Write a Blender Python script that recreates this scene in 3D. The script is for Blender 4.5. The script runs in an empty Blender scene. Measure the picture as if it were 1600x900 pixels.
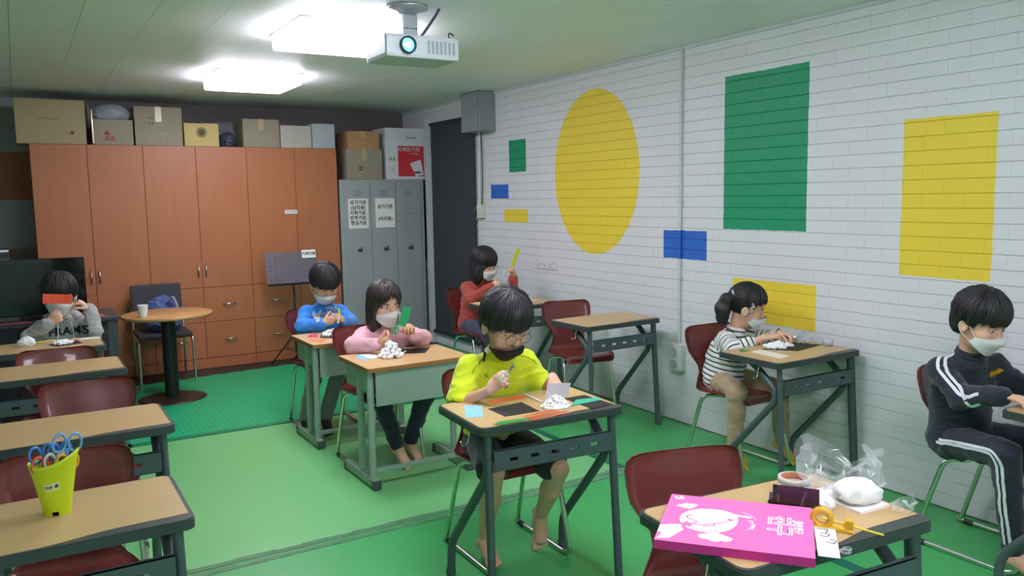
import bpy, bmesh, math, random
import numpy as np
from mathutils import Vector, Matrix, Euler
from mathutils.bvhtree import BVHTree
SC = bpy.context.scene
COL = SC.collection
PI = math.pi
random.seed(7)

# ------------------------------------------------------------ camera
cam_data = bpy.data.cameras.new('camera')
cam_data.sensor_fit = 'HORIZONTAL'
cam_data.sensor_width = 36.0
cam_data.lens = 36.0 * 1271.9 / 1600.0
cam_data.clip_start = 0.05
cam_data.clip_end = 60
cam = bpy.data.objects.new('camera', cam_data)
COL.objects.link(cam)
f_px = 1271.904
vx = Vector((2920 - 800, 450 - 272, -f_px)).normalized()
vy = Vector((26 - 800, 450 - 320, -f_px))
vy = (vy - vx * vx.dot(vy)).normalized()
vz = vx.cross(vy)
cam.matrix_world = Matrix.Translation((0, 0, 1.5)) @ Matrix((vx, vy, vz)).to_4x4()
SC.camera = cam

# ------------------------------------------------------------ world, exposure
world = bpy.data.worlds.new('world')
SC.world = world
world.use_nodes = True
world.node_tree.nodes['Background'].inputs[0].default_value = (0.55, 0.62, 0.66, 1)
world.node_tree.nodes['Background'].inputs[1].default_value = 0.3
SC.view_settings.view_transform = 'Standard'
SC.view_settings.look = 'None'
SC.view_settings.gamma = 1
SC.view_settings.use_curve_mapping = False
SC.view_settings.exposure = 1.08
SC.cycles.max_bounces = 8
SC.cycles.diffuse_bounces = 5
LAMP = 11.0
LAMP_COLOR = (0.97, 0.92, 1.06)

# ------------------------------------------------------------ materials
def lin(c):
    out = []
    for v in c[:3]:
        v = v / 255.0
        out.append(v / 12.92 if v <= 0.04045 else ((v + 0.055) / 1.055) ** 2.4)
    return (*out, 1.0)

MATS = {}
def mat(name, rgb, rough=0.6, metal=0.0, var=0.06, vscale=8.0, bump=0.0, bscale=60.0, spec=0.5,
        emit=None, estr=0.0, alpha=None, trans=0.0, stretch=(1, 1, 1), coat=0.0, sheen=0.0, rgb2=None, sss=0.0):
    if name in MATS:
        return MATS[name]
    m = bpy.data.materials.new(name)
    m.use_nodes = True
    nt = m.node_tree
    b = nt.nodes['Principled BSDF']
    b.inputs['Roughness'].default_value = rough
    b.inputs['Metallic'].default_value = metal
    b.inputs['Specular IOR Level'].default_value = spec
    if coat: b.inputs['Coat Weight'].default_value = coat
    if sheen: b.inputs['Sheen Weight'].default_value = sheen
    if trans: b.inputs['Transmission Weight'].default_value = trans
    if alpha is not None: b.inputs['Alpha'].default_value = alpha
    if sss:
        b.inputs['Subsurface Weight'].default_value = sss
        b.inputs['Subsurface Radius'].default_value = (0.01, 0.004, 0.002)
    c = lin(rgb)
    c2 = lin(rgb2) if rgb2 else (*[max(0, min(1, v * (1 - var * 2.2))) for v in c[:3]], 1)
    tc = nt.nodes.new('ShaderNodeTexCoord')
    mp = nt.nodes.new('ShaderNodeMapping')
    mp.inputs['Scale'].default_value = stretch
    nt.links.new(tc.outputs['Object'], mp.inputs['Vector'])
    if var > 0 or rgb2:
        n = nt.nodes.new('ShaderNodeTexNoise')
        n.inputs['Scale'].default_value = vscale
        n.inputs['Detail'].default_value = 4
        nt.links.new(mp.outputs[0], n.inputs['Vector'])
        r = nt.nodes.new('ShaderNodeMix')
        r.data_type = 'RGBA'
        r.inputs[6].default_value = c
        r.inputs[7].default_value = c2
        nt.links.new(n.outputs['Fac'], r.inputs[0])
        nt.links.new(r.outputs[2], b.inputs['Base Color'])
    else:
        b.inputs['Base Color'].default_value = c
    if bump > 0:
        n2 = nt.nodes.new('ShaderNodeTexNoise')
        n2.inputs['Scale'].default_value = bscale
        n2.inputs['Detail'].default_value = 3
        nt.links.new(mp.outputs[0], n2.inputs['Vector'])
        bp = nt.nodes.new('ShaderNodeBump')
        bp.inputs['Strength'].default_value = bump
        bp.inputs['Distance'].default_value = 0.004
        nt.links.new(n2.outputs['Fac'], bp.inputs['Height'])
        nt.links.new(bp.outputs[0], b.inputs['Normal'])
    if emit:
        b.inputs['Emission Color'].default_value = (*emit, 1)
        b.inputs['Emission Strength'].default_value = estr
    MATS[name] = m
    return m

def node(nt, typ, **kw):
    n = nt.nodes.new(typ)
    for k, v in kw.items(): setattr(n, k, v)
    return n

def math_node(nt, op, a, b=None, c=None):
    n = nt.nodes.new('ShaderNodeMath'); n.operation = op
    for i, v in enumerate((a, b, c)):
        if v is None: continue
        if isinstance(v, (int, float)): n.inputs[i].default_value = v
        else: nt.links.new(v, n.inputs[i])
    return n.outputs[0]

def painted(name, base, shapes, axes, rough=0.55, wobble=0.012, bump=0.25):
    """wall paint with flat painted shapes; shapes: (kind, u0, u1, v0, v1, rgb); axes: which world coordinates are u, v"""
    m = bpy.data.materials.new(name); m.use_nodes = True
    nt = m.node_tree; b = nt.nodes['Principled BSDF']
    b.inputs['Roughness'].default_value = rough
    geo = node(nt, 'ShaderNodeNewGeometry')
    n = node(nt, 'ShaderNodeTexNoise'); n.inputs['Scale'].default_value = 14
    n.inputs['Detail'].default_value = 3
    nt.links.new(geo.outputs['Position'], n.inputs['Vector'])
    sep = node(nt, 'ShaderNodeSeparateXYZ'); nt.links.new(geo.outputs['Position'], sep.inputs[0])
    w = math_node(nt, 'MULTIPLY', math_node(nt, 'SUBTRACT', n.outputs['Fac'], 0.5), wobble)
    u = math_node(nt, 'ADD', sep.outputs[axes[0]], w)
    v = math_node(nt, 'ADD', sep.outputs[axes[1]], w)
    n2 = node(nt, 'ShaderNodeTexNoise'); n2.inputs['Scale'].default_value = 2.2; n2.inputs['Detail'].default_value = 5
    nt.links.new(geo.outputs['Position'], n2.inputs['Vector'])
    mx = node(nt, 'ShaderNodeMix', data_type='RGBA')
    c = lin(base); mx.inputs[6].default_value = c
    mx.inputs[7].default_value = (c[0] * .9, c[1] * .91, c[2] * .9, 1)
    nt.links.new(n2.outputs['Fac'], mx.inputs[0])
    cur = mx.outputs[2]
    for (kind, u0, u1, v0, v1, rgb) in shapes:
        if kind == 'rect':
            a = math_node(nt, 'MULTIPLY', math_node(nt, 'GREATER_THAN', u, u0), math_node(nt, 'LESS_THAN', u, u1))
            d = math_node(nt, 'MULTIPLY', math_node(nt, 'GREATER_THAN', v, v0), math_node(nt, 'LESS_THAN', v, v1))
            msk = math_node(nt, 'MULTIPLY', a, d)
        else:
            du = math_node(nt, 'DIVIDE', math_node(nt, 'SUBTRACT', u, (u0 + u1) / 2), (u1 - u0) / 2)
            dv = math_node(nt, 'DIVIDE', math_node(nt, 'SUBTRACT', v, (v0 + v1) / 2), (v1 - v0) / 2)
            rr = math_node(nt, 'ADD', math_node(nt, 'MULTIPLY', du, du), math_node(nt, 'MULTIPLY', dv, dv))
            msk = math_node(nt, 'LESS_THAN', rr, 1.0)
        k = node(nt, 'ShaderNodeMix', data_type='RGBA')
        nt.links.new(msk, k.inputs[0]); nt.links.new(cur, k.inputs[6]); k.inputs[7].default_value = lin(rgb)
        cur = k.outputs[2]
    nt.links.new(cur, b.inputs['Base Color'])
    n3 = node(nt, 'ShaderNodeTexNoise'); n3.inputs['Scale'].default_value = 45; n3.inputs['Detail'].default_value = 4
    nt.links.new(geo.outputs['Position'], n3.inputs['Vector'])
    bp = node(nt, 'ShaderNodeBump'); bp.inputs['Strength'].default_value = bump; bp.inputs['Distance'].default_value = 0.004
    nt.links.new(n3.outputs['Fac'], bp.inputs['Height']); nt.links.new(bp.outputs[0], b.inputs['Normal'])
    return m

# ------------------------------------------------------------ object helpers
def tag(o, label=None, cat=None, group=None, kind=None):
    if label: o['label'] = label
    if cat: o['category'] = cat
    if group: o['group'] = group
    if kind: o['kind'] = kind
    return o

def thing(name, label, cat, loc=(0, 0, 0), rotz=0.0, group=None):
    o = bpy.data.objects.new(name, None)
    o.empty_display_size = 0.1
    COL.objects.link(o)
    o.location = loc
    o.rotation_euler = (0, 0, rotz)
    return tag(o, label, cat, group)

def copy_tree(o, parent=None):
    c = o.copy(); COL.objects.link(c)
    if parent: c.parent = parent
    for ch in list(o.children): copy_tree(ch, c)
    return c

def fillet(pts, r, n=5):
    pts = [Vector(p) for p in pts]
    out = [pts[0]]
    for i in range(1, len(pts) - 1):
        a, b, c = pts[i - 1], pts[i], pts[i + 1]
        d1 = (a - b); d2 = (c - b)
        k = min(r, d1.length * .49, d2.length * .49)
        p1 = b + d1.normalized() * k; p2 = b + d2.normalized() * k
        for j in range(n + 1):
            t = j / n
            out.append(p1 * (1 - t) ** 2 + b * 2 * t * (1 - t) + p2 * t * t)
    out.append(pts[-1])
    return out

class MB:
    def __init__(s):
        s.v = []; s.f = []; s.m = []; s.sm = []
    def add(s, vs, fs, mi=0, smooth=False, M=None):
        o = len(s.v)
        for p in vs:
            p = Vector(p)
            if M is not None: p = M @ p
            s.v.append(tuple(p))
        for f in fs:
            s.f.append(tuple(i + o for i in f)); s.m.append(mi); s.sm.append(smooth)
        return s
    def box(s, lo, hi, mi=0, M=None, ch=0.0):
        x0, y0, z0 = lo; x1, y1, z1 = hi
        if ch <= 0:
            vs = [(x0, y0, z0), (x1, y0, z0), (x1, y1, z0), (x0, y1, z0), (x0, y0, z1), (x1, y0, z1), (x1, y1, z1), (x0, y1, z1)]
            fs = [(0, 3, 2, 1), (4, 5, 6, 7), (0, 1, 5, 4), (1, 2, 6, 5), (2, 3, 7, 6), (3, 0, 4, 7)]
            return s.add(vs, fs, mi, False, M)
        bm = bmesh.new()
        bmesh.ops.create_cube(bm, size=1)
        for v in bm.verts:
            v.co = Vector(((x0 + x1) / 2 + v.co.x * (x1 - x0), (y0 + y1) / 2 + v.co.y * (y1 - y0), (z0 + z1) / 2 + v.co.z * (z1 - z0)))
        c = min(ch, (x1 - x0) * .45, (y1 - y0) * .45, (z1 - z0) * .45)
        bmesh.ops.bevel(bm, geom=bm.edges[:], offset=c, segments=2, affect='EDGES', profile=0.6)
        bm.verts.index_update()
        s.add([v.co[:] for v in bm.verts], [[v.index for v in f.verts] for f in bm.faces], mi, False, M)
        bm.free()
        return s
    def tube(s, pts, r, n=8, mi=0, caps=True, M=None, flat=None):
        pts = [Vector(p) for p in pts]
        if not isinstance(r, (list, tuple)): r = [r] * len(pts)
        vs = []; fs = []
        up = Vector((0, 0, 1))
        prev = None
        for i, p in enumerate(pts):
            if i == 0: t = pts[1] - p
            elif i == len(pts) - 1: t = p - pts[i - 1]
            else: t = (pts[i + 1] - p).normalized() + (p - pts[i - 1]).normalized()
            if t.length < 1e-9: t = Vector((0, 0, 1))
            t.normalize()
            if prev is None:
                a = t.cross(up)
                if a.length < 1e-3: a = t.cross(Vector((1, 0, 0)))
            else:
                a = prev - t * prev.dot(t)
                if a.length < 1e-6: a = t.cross(up)
            a.normalize(); prev = a
            b = t.cross(a)
            for j in range(n):
                th = 2 * PI * j / n
                ca, sb = math.cos(th), math.sin(th)
                if flat: ca *= flat[0]; sb *= flat[1]
                vs.append(p + (a * ca + b * sb) * r[i])
        for i in range(len(pts) - 1):
            for j in range(n):
                k = (j + 1) % n
                fs.append((i * n + j, i * n + k, (i + 1) * n + k, (i + 1) * n + j))
        s.add(vs, fs, mi, True, M)
        if caps:
            s.add(vs[:n], [tuple(range(n - 1, -1, -1))], mi, False, M)
            s.add(vs[-n:], [tuple(range(n))], mi, False, M)
        return s
    def lathe(s, prof, n=32, c=(0, 0, 0), mi=0, M=None, smooth=True):
        vs = []; fs = []
        for (r, z) in prof:
            for j in range(n):
                a = 2 * PI * j / n
                vs.append((c[0] + r * math.cos(a), c[1] + r * math.sin(a), c[2] + z))
        for i in range(len(prof) - 1):
            for j in range(n):
                k = (j + 1) % n
                fs.append((i * n + j, i * n + k, (i + 1) * n + k, (i + 1) * n + j))
        return s.add(vs, fs, mi, smooth, M)
    def torus(s, R, r, c=(0, 0, 0), n=28, m=8, mi=0, M=None, sx=1.0, sy=1.0):
        vs = []; fs = []
        for i in range(n):
            a = 2 * PI * i / n
            for j in range(m):
                b = 2 * PI * j / m
                vs.append((c[0] + sx * (R + r * math.cos(b)) * math.cos(a), c[1] + sy * (R + r * math.cos(b)) * math.sin(a), c[2] + r * math.sin(b)))
        for i in range(n):
            for j in range(m):
                fs.append((i * m + j, ((i + 1) % n) * m + j, ((i + 1) % n) * m + (j + 1) % m, i * m + (j + 1) % m))
        return s.add(vs, fs, mi, True, M)
    def prism(s, outline, z0, z1, mi=0, M=None):
        n = len(outline)
        vs = [(x, y, z0) for x, y in outline] + [(x, y, z1) for x, y in outline]
        fs = [tuple(range(n - 1, -1, -1)), tuple(range(n, 2 * n))]
        fs += [(i, (i + 1) % n, n + (i + 1) % n, n + i) for i in range(n)]
        return s.add(vs, fs, mi, False, M)
    def sphere(s, c, r, seg=12, rings=8, mi=0, M=None):
        if not isinstance(r, (list, tuple)): r = (r, r, r)
        vs = [(c[0], c[1], c[2] + r[2])]
        for i in range(1, rings):
            ph = PI * i / rings
            for j in range(seg):
                a = 2 * PI * j / seg
                vs.append((c[0] + r[0] * math.sin(ph) * math.cos(a), c[1] + r[1] * math.sin(ph) * math.sin(a), c[2] + r[2] * math.cos(ph)))
        vs.append((c[0], c[1], c[2] - r[2]))
        fs = [(0, 1 + j, 1 + (j + 1) % seg) for j in range(seg)]
        for i in range(rings - 2):
            for j in range(seg):
                a = 1 + i * seg + j; b = 1 + i * seg + (j + 1) % seg
                fs.append((a, a + seg, b + seg, b))
        L = len(vs) - 1; o = 1 + (rings - 2) * seg
        fs += [(L, o + (j + 1) % seg, o + j) for j in range(seg)]
        return s.add(vs, fs, mi, True, M)
    def build(s, name, mats, parent=None, label=None):
        me = bpy.data.meshes.new(name)
        me.from_pydata(s.v, [], s.f)
        if not isinstance(mats, (list, tuple)): mats = [mats]
        for m in mats: me.materials.append(m)
        me.polygons.foreach_set('material_index', s.m)
        me.polygons.foreach_set('use_smooth', s.sm)
        me.update()
        o = bpy.data.objects.new(name, me)
        COL.objects.link(o)
        if parent: o.parent = parent
        if label: o['label'] = label
        return o

def curve_mesh(splines, depth, bevel=0.0):
    """filled 2D outlines (holes by nesting) extruded by depth, centred on z=0"""
    cu = bpy.data.curves.new('c', 'CURVE'); cu.dimensions = '2D'; cu.fill_mode = 'BOTH'
    cu.extrude = depth / 2
    for pts in splines:
        sp = cu.splines.new('POLY'); sp.points.add(len(pts) - 1)
        for i, p in enumerate(pts): sp.points[i].co = (p[0], p[1], 0, 1)
        sp.use_cyclic_u = True
    return _eval_curve(cu)

def _eval_curve(cu):
    o = bpy.data.objects.new('tmp', cu); COL.objects.link(o)
    dg = bpy.context.evaluated_depsgraph_get()
    me = o.evaluated_get(dg).to_mesh()
    vs = [v.co[:] for v in me.vertices]; fs = [tuple(p.vertices) for p in me.polygons]
    o.evaluated_get(dg).to_mesh_clear()
    bpy.data.objects.remove(o); bpy.data.curves.remove(cu)
    return vs, fs

def text_mesh(body, size, bold=0.0, align='CENTER', spacing=1.0, line=1.0, shear=0.0):
    cu = bpy.data.curves.new('t', 'FONT'); cu.body = body; cu.size = size
    cu.align_x = align; cu.align_y = 'CENTER'; cu.offset = bold; cu.space_character = spacing; cu.space_line = line
    cu.resolution_u = 3; cu.shear = shear; cu.extrude = 0.0002
    return _eval_curve(cu)

def place(vs, origin, ex, ey):
    """put a flat mesh (x right, y up) at origin with given axes"""
    ex = Vector(ex); ey = Vector(ey); ez = ex.cross(ey).normalized(); o = Vector(origin)
    return [tuple(o + ex * v[0] + ey * v[1] + ez * v[2]) for v in vs]

def write(text, size, origin, ex, ey, m, parent, name='lettering', **kw):
    vs, fs = text_mesh(text, size, **kw)
    mb = MB(); mb.add(place(vs, origin, ex, ey), fs)
    return mb.build(name, m, parent)
# ------------------------------------------------------------ signed-distance modelling for organic shapes
def nrm(v):
    v = np.asarray(v, float); return v / (np.linalg.norm(v) + 1e-12)

class SDF:
    def __init__(s, lo, hi, h):
        s.lo = np.array(lo, float); s.h = h
        s.n = np.maximum(4, np.ceil((np.array(hi) - s.lo) / h).astype(int) + 1)
        s.f = np.ones(tuple(s.n), np.float32)
        s.ax = [(s.lo[i] + h * np.arange(s.n[i])).astype(np.float32) for i in range(3)]
    def block(s, lo, hi):
        a = np.clip(np.floor((np.array(lo) - s.lo) / s.h).astype(int), 0, s.n - 1)
        b = np.clip(np.ceil((np.array(hi) - s.lo) / s.h).astype(int) + 1, 1, s.n)
        if np.any(b <= a): return None
        sl = tuple(slice(a[i], b[i]) for i in range(3))
        X = s.ax[0][sl[0]][:, None, None]; Y = s.ax[1][sl[1]][None, :, None]; Z = s.ax[2][sl[2]][None, None, :]
        return sl, X, Y, Z
    def comb(s, sl, d, k, mode):
        a = s.f[sl]
        if mode == 'add':
            h = np.maximum(k - np.abs(a - d), 0) / max(k, 1e-6)
            s.f[sl] = np.minimum(a, d) - h * h * k * .25
        else:
            d = -d
            h = np.maximum(k - np.abs(a - d), 0) / max(k, 1e-6)
            s.f[sl] = np.maximum(a, d) + h * h * k * .25
    def cap(s, a, b, ra, rb, k=.01, flat=None, mode='add'):
        a = np.array(a, float); b = np.array(b, float); R = max(ra, rb) + k + 3 * s.h
        if flat: R = max(R, max(ra, rb) * max(1, flat[1]) + k + 3 * s.h)
        bl = s.block(np.minimum(a, b) - R, np.maximum(a, b) + R)
        if bl is None: return
        sl, X, Y, Z = bl
        ab = b - a; L2 = max(ab @ ab, 1e-10)
        t = np.clip(((X - a[0]) * ab[0] + (Y - a[1]) * ab[1] + (Z - a[2]) * ab[2]) / L2, 0, 1)
        qx = X - a[0] - t * ab[0]; qy = Y - a[1] - t * ab[1]; qz = Z - a[2] - t * ab[2]
        if flat:
            w = nrm(flat[0]); c = (qx * w[0] + qy * w[1] + qz * w[2]) * (1 / flat[1] - 1)
            qx = qx + c * w[0]; qy = qy + c * w[1]; qz = qz + c * w[2]
        s.comb(sl, np.sqrt(qx * qx + qy * qy + qz * qz) - (ra + (rb - ra) * t), k, mode)
    def ell(s, c, r, R=None, k=.01, mode='add'):
        c = np.array(c, float); r = np.array(r, float); m = max(r) + k + 3 * s.h
        bl = s.block(c - m, c + m)
        if bl is None: return
        sl, X, Y, Z = bl
        x, y, z = X - c[0], Y - c[1], Z - c[2]
        if R is not None:
            x, y, z = (R[0][0] * x + R[1][0] * y + R[2][0] * z, R[0][1] * x + R[1][1] * y + R[2][1] * z, R[0][2] * x + R[1][2] * y + R[2][2] * z)
        k0 = np.sqrt((x / r[0]) ** 2 + (y / r[1]) ** 2 + (z / r[2]) ** 2)
        k1 = np.sqrt((x / r[0] ** 2) ** 2 + (y / r[1] ** 2) ** 2 + (z / r[2] ** 2) ** 2) + 1e-9
        s.comb(sl, k0 * (k0 - 1) / k1, k, mode)
    def plane(s, p, n, k=.004):
        """keep only the side n points away from"""
        n = nrm(n)
        X, Y, Z = s.ax[0][:, None, None], s.ax[1][None, :, None], s.ax[2][None, None, :]
        d = (X - p[0]) * n[0] + (Y - p[1]) * n[1] + (Z - p[2]) * n[2]
        s.f = np.maximum(s.f, d.astype(np.float32))
    def mesh(s):
        f = s.f; ins = f < 0
        c = None
        corners = [(i, j, k) for i in (0, 1) for j in (0, 1) for k in (0, 1)]
        nx, ny, nz = f.shape
        cnt = np.zeros((nx - 1, ny - 1, nz - 1), np.int8)
        for (i, j, k) in corners: cnt += ins[i:nx - 1 + i, j:ny - 1 + j, k:nz - 1 + k]
        act = (cnt > 0) & (cnt < 8)
        I = np.argwhere(act)
        if len(I) == 0: return np.zeros((0, 3)), np.zeros((0, 4), int)
        idx = -np.ones(act.shape, np.int32); idx[act] = np.arange(len(I))
        vals = {cc: f[I[:, 0] + cc[0], I[:, 1] + cc[1], I[:, 2] + cc[2]] for cc in corners}
        P = np.zeros((len(I), 3)); C = np.zeros(len(I))
        for a in corners:
            for ax in range(3):
                if a[ax]: continue
                b = list(a); b[ax] = 1; b = tuple(b)
                va, vb = vals[a], vals[b]
                m = (va < 0) != (vb < 0)
                t = va[m] / (va[m] - vb[m])
                q = np.tile(np.array(a, float), (m.sum(), 1)); q[:, ax] = t
                P[m] += q; C[m] += 1
        V = s.lo + s.h * (I + P / C[:, None])
        F = []
        for ax in range(3):
            u, v = (ax + 1) % 3, (ax + 2) % 3
            sa = [slice(None)] * 3; sb = [slice(None)] * 3
            sa[ax] = slice(0, -1); sb[ax] = slice(1, None)
            A = ins[tuple(sa)]; B = ins[tuple(sb)]
            E = np.argwhere(A != B)
            E = E[(E[:, u] > 0) & (E[:, v] > 0) & (E[:, u] < f.shape[u] - 1) & (E[:, v] < f.shape[v] - 1)]
            if not len(E): continue
            def cell(du, dv):
                q = E.copy(); q[:, u] -= du; q[:, v] -= dv
                return idx[q[:, 0], q[:, 1], q[:, 2]]
            q = np.stack([cell(1, 1), cell(0, 1), cell(0, 0), cell(1, 0)], 1)
            fl = A[E[:, 0], E[:, 1], E[:, 2]]
            q[~fl] = q[~fl][:, ::-1]
            F.append(q)
        return V, np.concatenate(F)

def np_object(name, parts, mats, parent, attr=None, label=None):
    """parts: list of (V, F) in world space or parent space; joined as one mesh"""
    vs = []; fs = []; mi = []; o = 0
    for p in parts:
        V, F = p[0], p[1]
        vs.append(V); fs.append(F + o); o += len(V); mi += [p[2] if len(p) > 2 else 0] * len(F)
    V = np.concatenate(vs); F = np.concatenate(fs)
    me = bpy.data.meshes.new(name)
    me.vertices.add(len(V)); me.vertices.foreach_set('co', V.astype(np.float32).ravel())
    me.loops.add(F.size); me.loops.foreach_set('vertex_index', F.astype(np.int32).ravel())
    me.polygons.add(len(F))
    me.polygons.foreach_set('loop_start', np.arange(0, F.size, 4, dtype=np.int32))
    if not isinstance(mats, (list, tuple)): mats = [mats]
    for m in mats: me.materials.append(m)
    me.polygons.foreach_set('material_index', mi)
    me.polygons.foreach_set('use_smooth', [True] * len(F))
    me.update(calc_edges=True)
    me.validate()
    if attr is not None:
        a = me.attributes.new('band', 'FLOAT', 'POINT'); a.data.foreach_set('value', attr.astype(np.float32))
    ob = bpy.data.objects.new(name, me); COL.objects.link(ob)
    if parent: ob.parent = parent
    if label: ob['label'] = label
    return ob

_rs = np.random.RandomState(3)
_DIR = _rs.normal(size=(14, 3)); _DIR /= np.linalg.norm(_DIR, axis=1)[:, None]; _PH = _rs.rand(14) * 6.28
def wav(P, freq, seed=0):
    r = np.zeros(len(P)); W = P + .01 * np.sin(P[:, [1, 2, 0]] * 31 + seed)
    for i in range(5):
        j = (i + seed * 3) % 14
        r += np.sin(W @ _DIR[j] * freq * (1 + .35 * i) + _PH[j] + seed)
    return r / 5

def vnormals(V, F):
    n = np.cross(V[F[:, 2]] - V[F[:, 0]], V[F[:, 3]] - V[F[:, 1]])
    N = np.zeros_like(V)
    for i in range(4): np.add.at(N, F[:, i], n)
    return N / (np.linalg.norm(N, axis=1)[:, None] + 1e-12)

# ------------------------------------------------------------ people
def rot_from(fwd, up):
    """head axes as columns: x right of the face's own left-hand side (+x), y back, z up; face looks along -y"""
    f = nrm(fwd); u = np.asarray(up, float); u = nrm(u - f * (u @ f))
    y = -f; x = np.cross(y, u)
    return np.stack([x, y, u], 1)

def hand_parts(wr, d, n, t, curls, thumb, sc=1.0, h=.0026, spread=.0, el=None):
    """wrist, finger direction d, palm-facing normal n, thumb side t; curls in radians per joint for 4 fingers"""
    wr = np.array(wr, float); d = nrm(d); n = np.asarray(n, float); n = nrm(n - d * (n @ d))
    t = np.asarray(t, float); tt = nrm(np.cross(d, n)); t = tt if tt @ t > 0 else -tt
    S = SDF(wr - .14 * sc, wr + .14 * sc, h)
    fd = nrm(wr - np.array(el, float)) if el is not None else d
    S.cap(wr - fd * .045 * sc, wr, .0195 * sc, .0175 * sc, .004)
    S.cap(wr, wr + d * .02 * sc, .0175 * sc, .018 * sc, .012, flat=(n, .82))
    S.cap(wr + d * .012 * sc, wr + d * .058 * sc, .023 * sc, .028 * sc, .012, flat=(n, .46))
    S.cap(wr + d * .05 * sc + t * .02 * sc, wr + d * .05 * sc - t * .02 * sc, .0115 * sc, .010 * sc, .008, flat=(n, .9))
    L = [.056, .062, .058, .046]
    for i in range(4):
        off = (.0235 - .0157 * i) * sc
        p = wr + d * (.062 - .003 * abs(i - 1.2)) * sc + t * off
        dd = nrm(d + t * spread * (1.5 - i)); nn = nrm(n - dd * (n @ dd))
        c = curls[i]
        if not isinstance(c, (tuple, list)): c = (c, c * 1.1, c * .7)
        r = [.0078, .0072, .0066, .0056] if i < 3 else [.0068, .0062, .0057, .005]
        ang = 0
        for j, fr in enumerate((.45, .31, .24)):
            ang += c[j]
            v = dd * math.cos(ang) + nn * math.sin(ang)
            q = p + v * L[i] * fr * sc
            S.cap(p, q, r[j] * sc, r[j + 1] * sc, .0035)
            p = q
    p = wr + d * .014 * sc + t * .017 * sc
    a, b = thumb       # a: opening to the side, b: towards the palm
    v = nrm(d * math.cos(a) + t * math.sin(a) + n * b)
    q = p + v * .034 * sc; S.cap(p, q, .0125 * sc, .0095 * sc, .008)
    v2 = nrm(d * math.cos(a * .55) + t * math.sin(a * .5) + n * b * 1.3)
    r_ = q + v2 * .024 * sc; S.cap(q, r_, .009 * sc, .0078 * sc, .003)
    v3 = nrm(v2 + n * .25)
    S.cap(r_, r_ + v3 * .018 * sc, .0078 * sc, .0062 * sc, .003)
    return S.mesh()

def foot_parts(an, toe_dir, sc=1.0, h=.0035, kn=None):
    """bare or sock foot; an: ankle, toe_dir: direction heel-to-toe"""
    an = np.array(an, float); d = nrm(toe_dir)
    up = nrm(np.array([0, 0, 1.]) - d * d[2]); s = np.cross(d, up)
    S = SDF(an - .2 * sc, an + .2 * sc, h)
    kd = nrm(np.array(kn, float) - an) if kn is not None else np.array([0, 0, 1.])
    S.cap(an + kd * .05 * sc, an, .025 * sc, .0235 * sc, .01)
    heel = an - d * .022 * sc - up * .032 * sc
    S.cap(an, heel, .024 * sc, .022 * sc, .015)
    ball = an + d * .095 * sc - up * .040 * sc
    S.cap(an + d * .02 * sc - up * .008 * sc, ball, .024 * sc, .018 * sc, .02, flat=(s, 1.35))
    S.cap(heel, ball, .019 * sc, .016 * sc, .02, flat=(s, 1.3))
    for i in range(5):
        o = s * (.026 - .0125 * i) * sc
        l = (.034, .034, .03, .025, .018)[i]
        p = ball + o + d * .004 * sc - up * .004 * sc
        S.cap(p, p + d * l * sc - up * .004 * sc, (.0105 if i == 0 else .008) * sc, (.009 if i == 0 else .0065) * sc, .004)
    return S.mesh()

HAIR_STYLES = {
    # signed angle from the face (deg) -> lower edge z of the hair
    'boy':    dict(a=[-180, -120, -95, -70, -50, -25, 0, 25, 50, 70, 95, 120, 180], z=[-.085, -.055, -.012, -.02, .014, .022, .018, .024, .014, -.02, -.012, -.055, -.085], t=.015),
    'bowl':   dict(a=[-180, -120, -95, -70, -50, -25, 0, 25, 50, 70, 95, 120, 180], z=[-.085, -.05, .0, -.006, .022, .020, .024, .020, .022, -.006, .0, -.05, -.085], t=.017),
    'low':    dict(a=[-180, -120, -95, -70, -50, -25, 0, 25, 50, 70, 95, 120, 180], z=[-.085, -.05, -.01, -.015, .006, .010, .016, .026, .016, -.005, -.01, -.05, -.085], t=.018),
    'bob':    dict(a=[-180, -100, -62, -50, -30, 0, 30, 50, 62, 100, 180], z=[-.15, -.15, -.14, -.12, .006, .008, .006, -.12, -.14, -.15, -.15], t=.016),
    'tied':   dict(a=[-180, -120, -95, -72, -50, -25, 0, 25, 50, 72, 95, 120, 180], z=[-.075, -.05, -.005, .01, .035, .052, .056, .05, .035, .01, -.005, -.05, -.075], t=.010),
    'long':   dict(a=[-180, -100, -70, -58, -42, -12, 0, 20, 42, 58, 70, 100, 180], z=[-.16, -.16, -.15, -.10, .020, .058, .068, .050, .016, -.10, -.14, -.15, -.16], t=.011),
}

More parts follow.
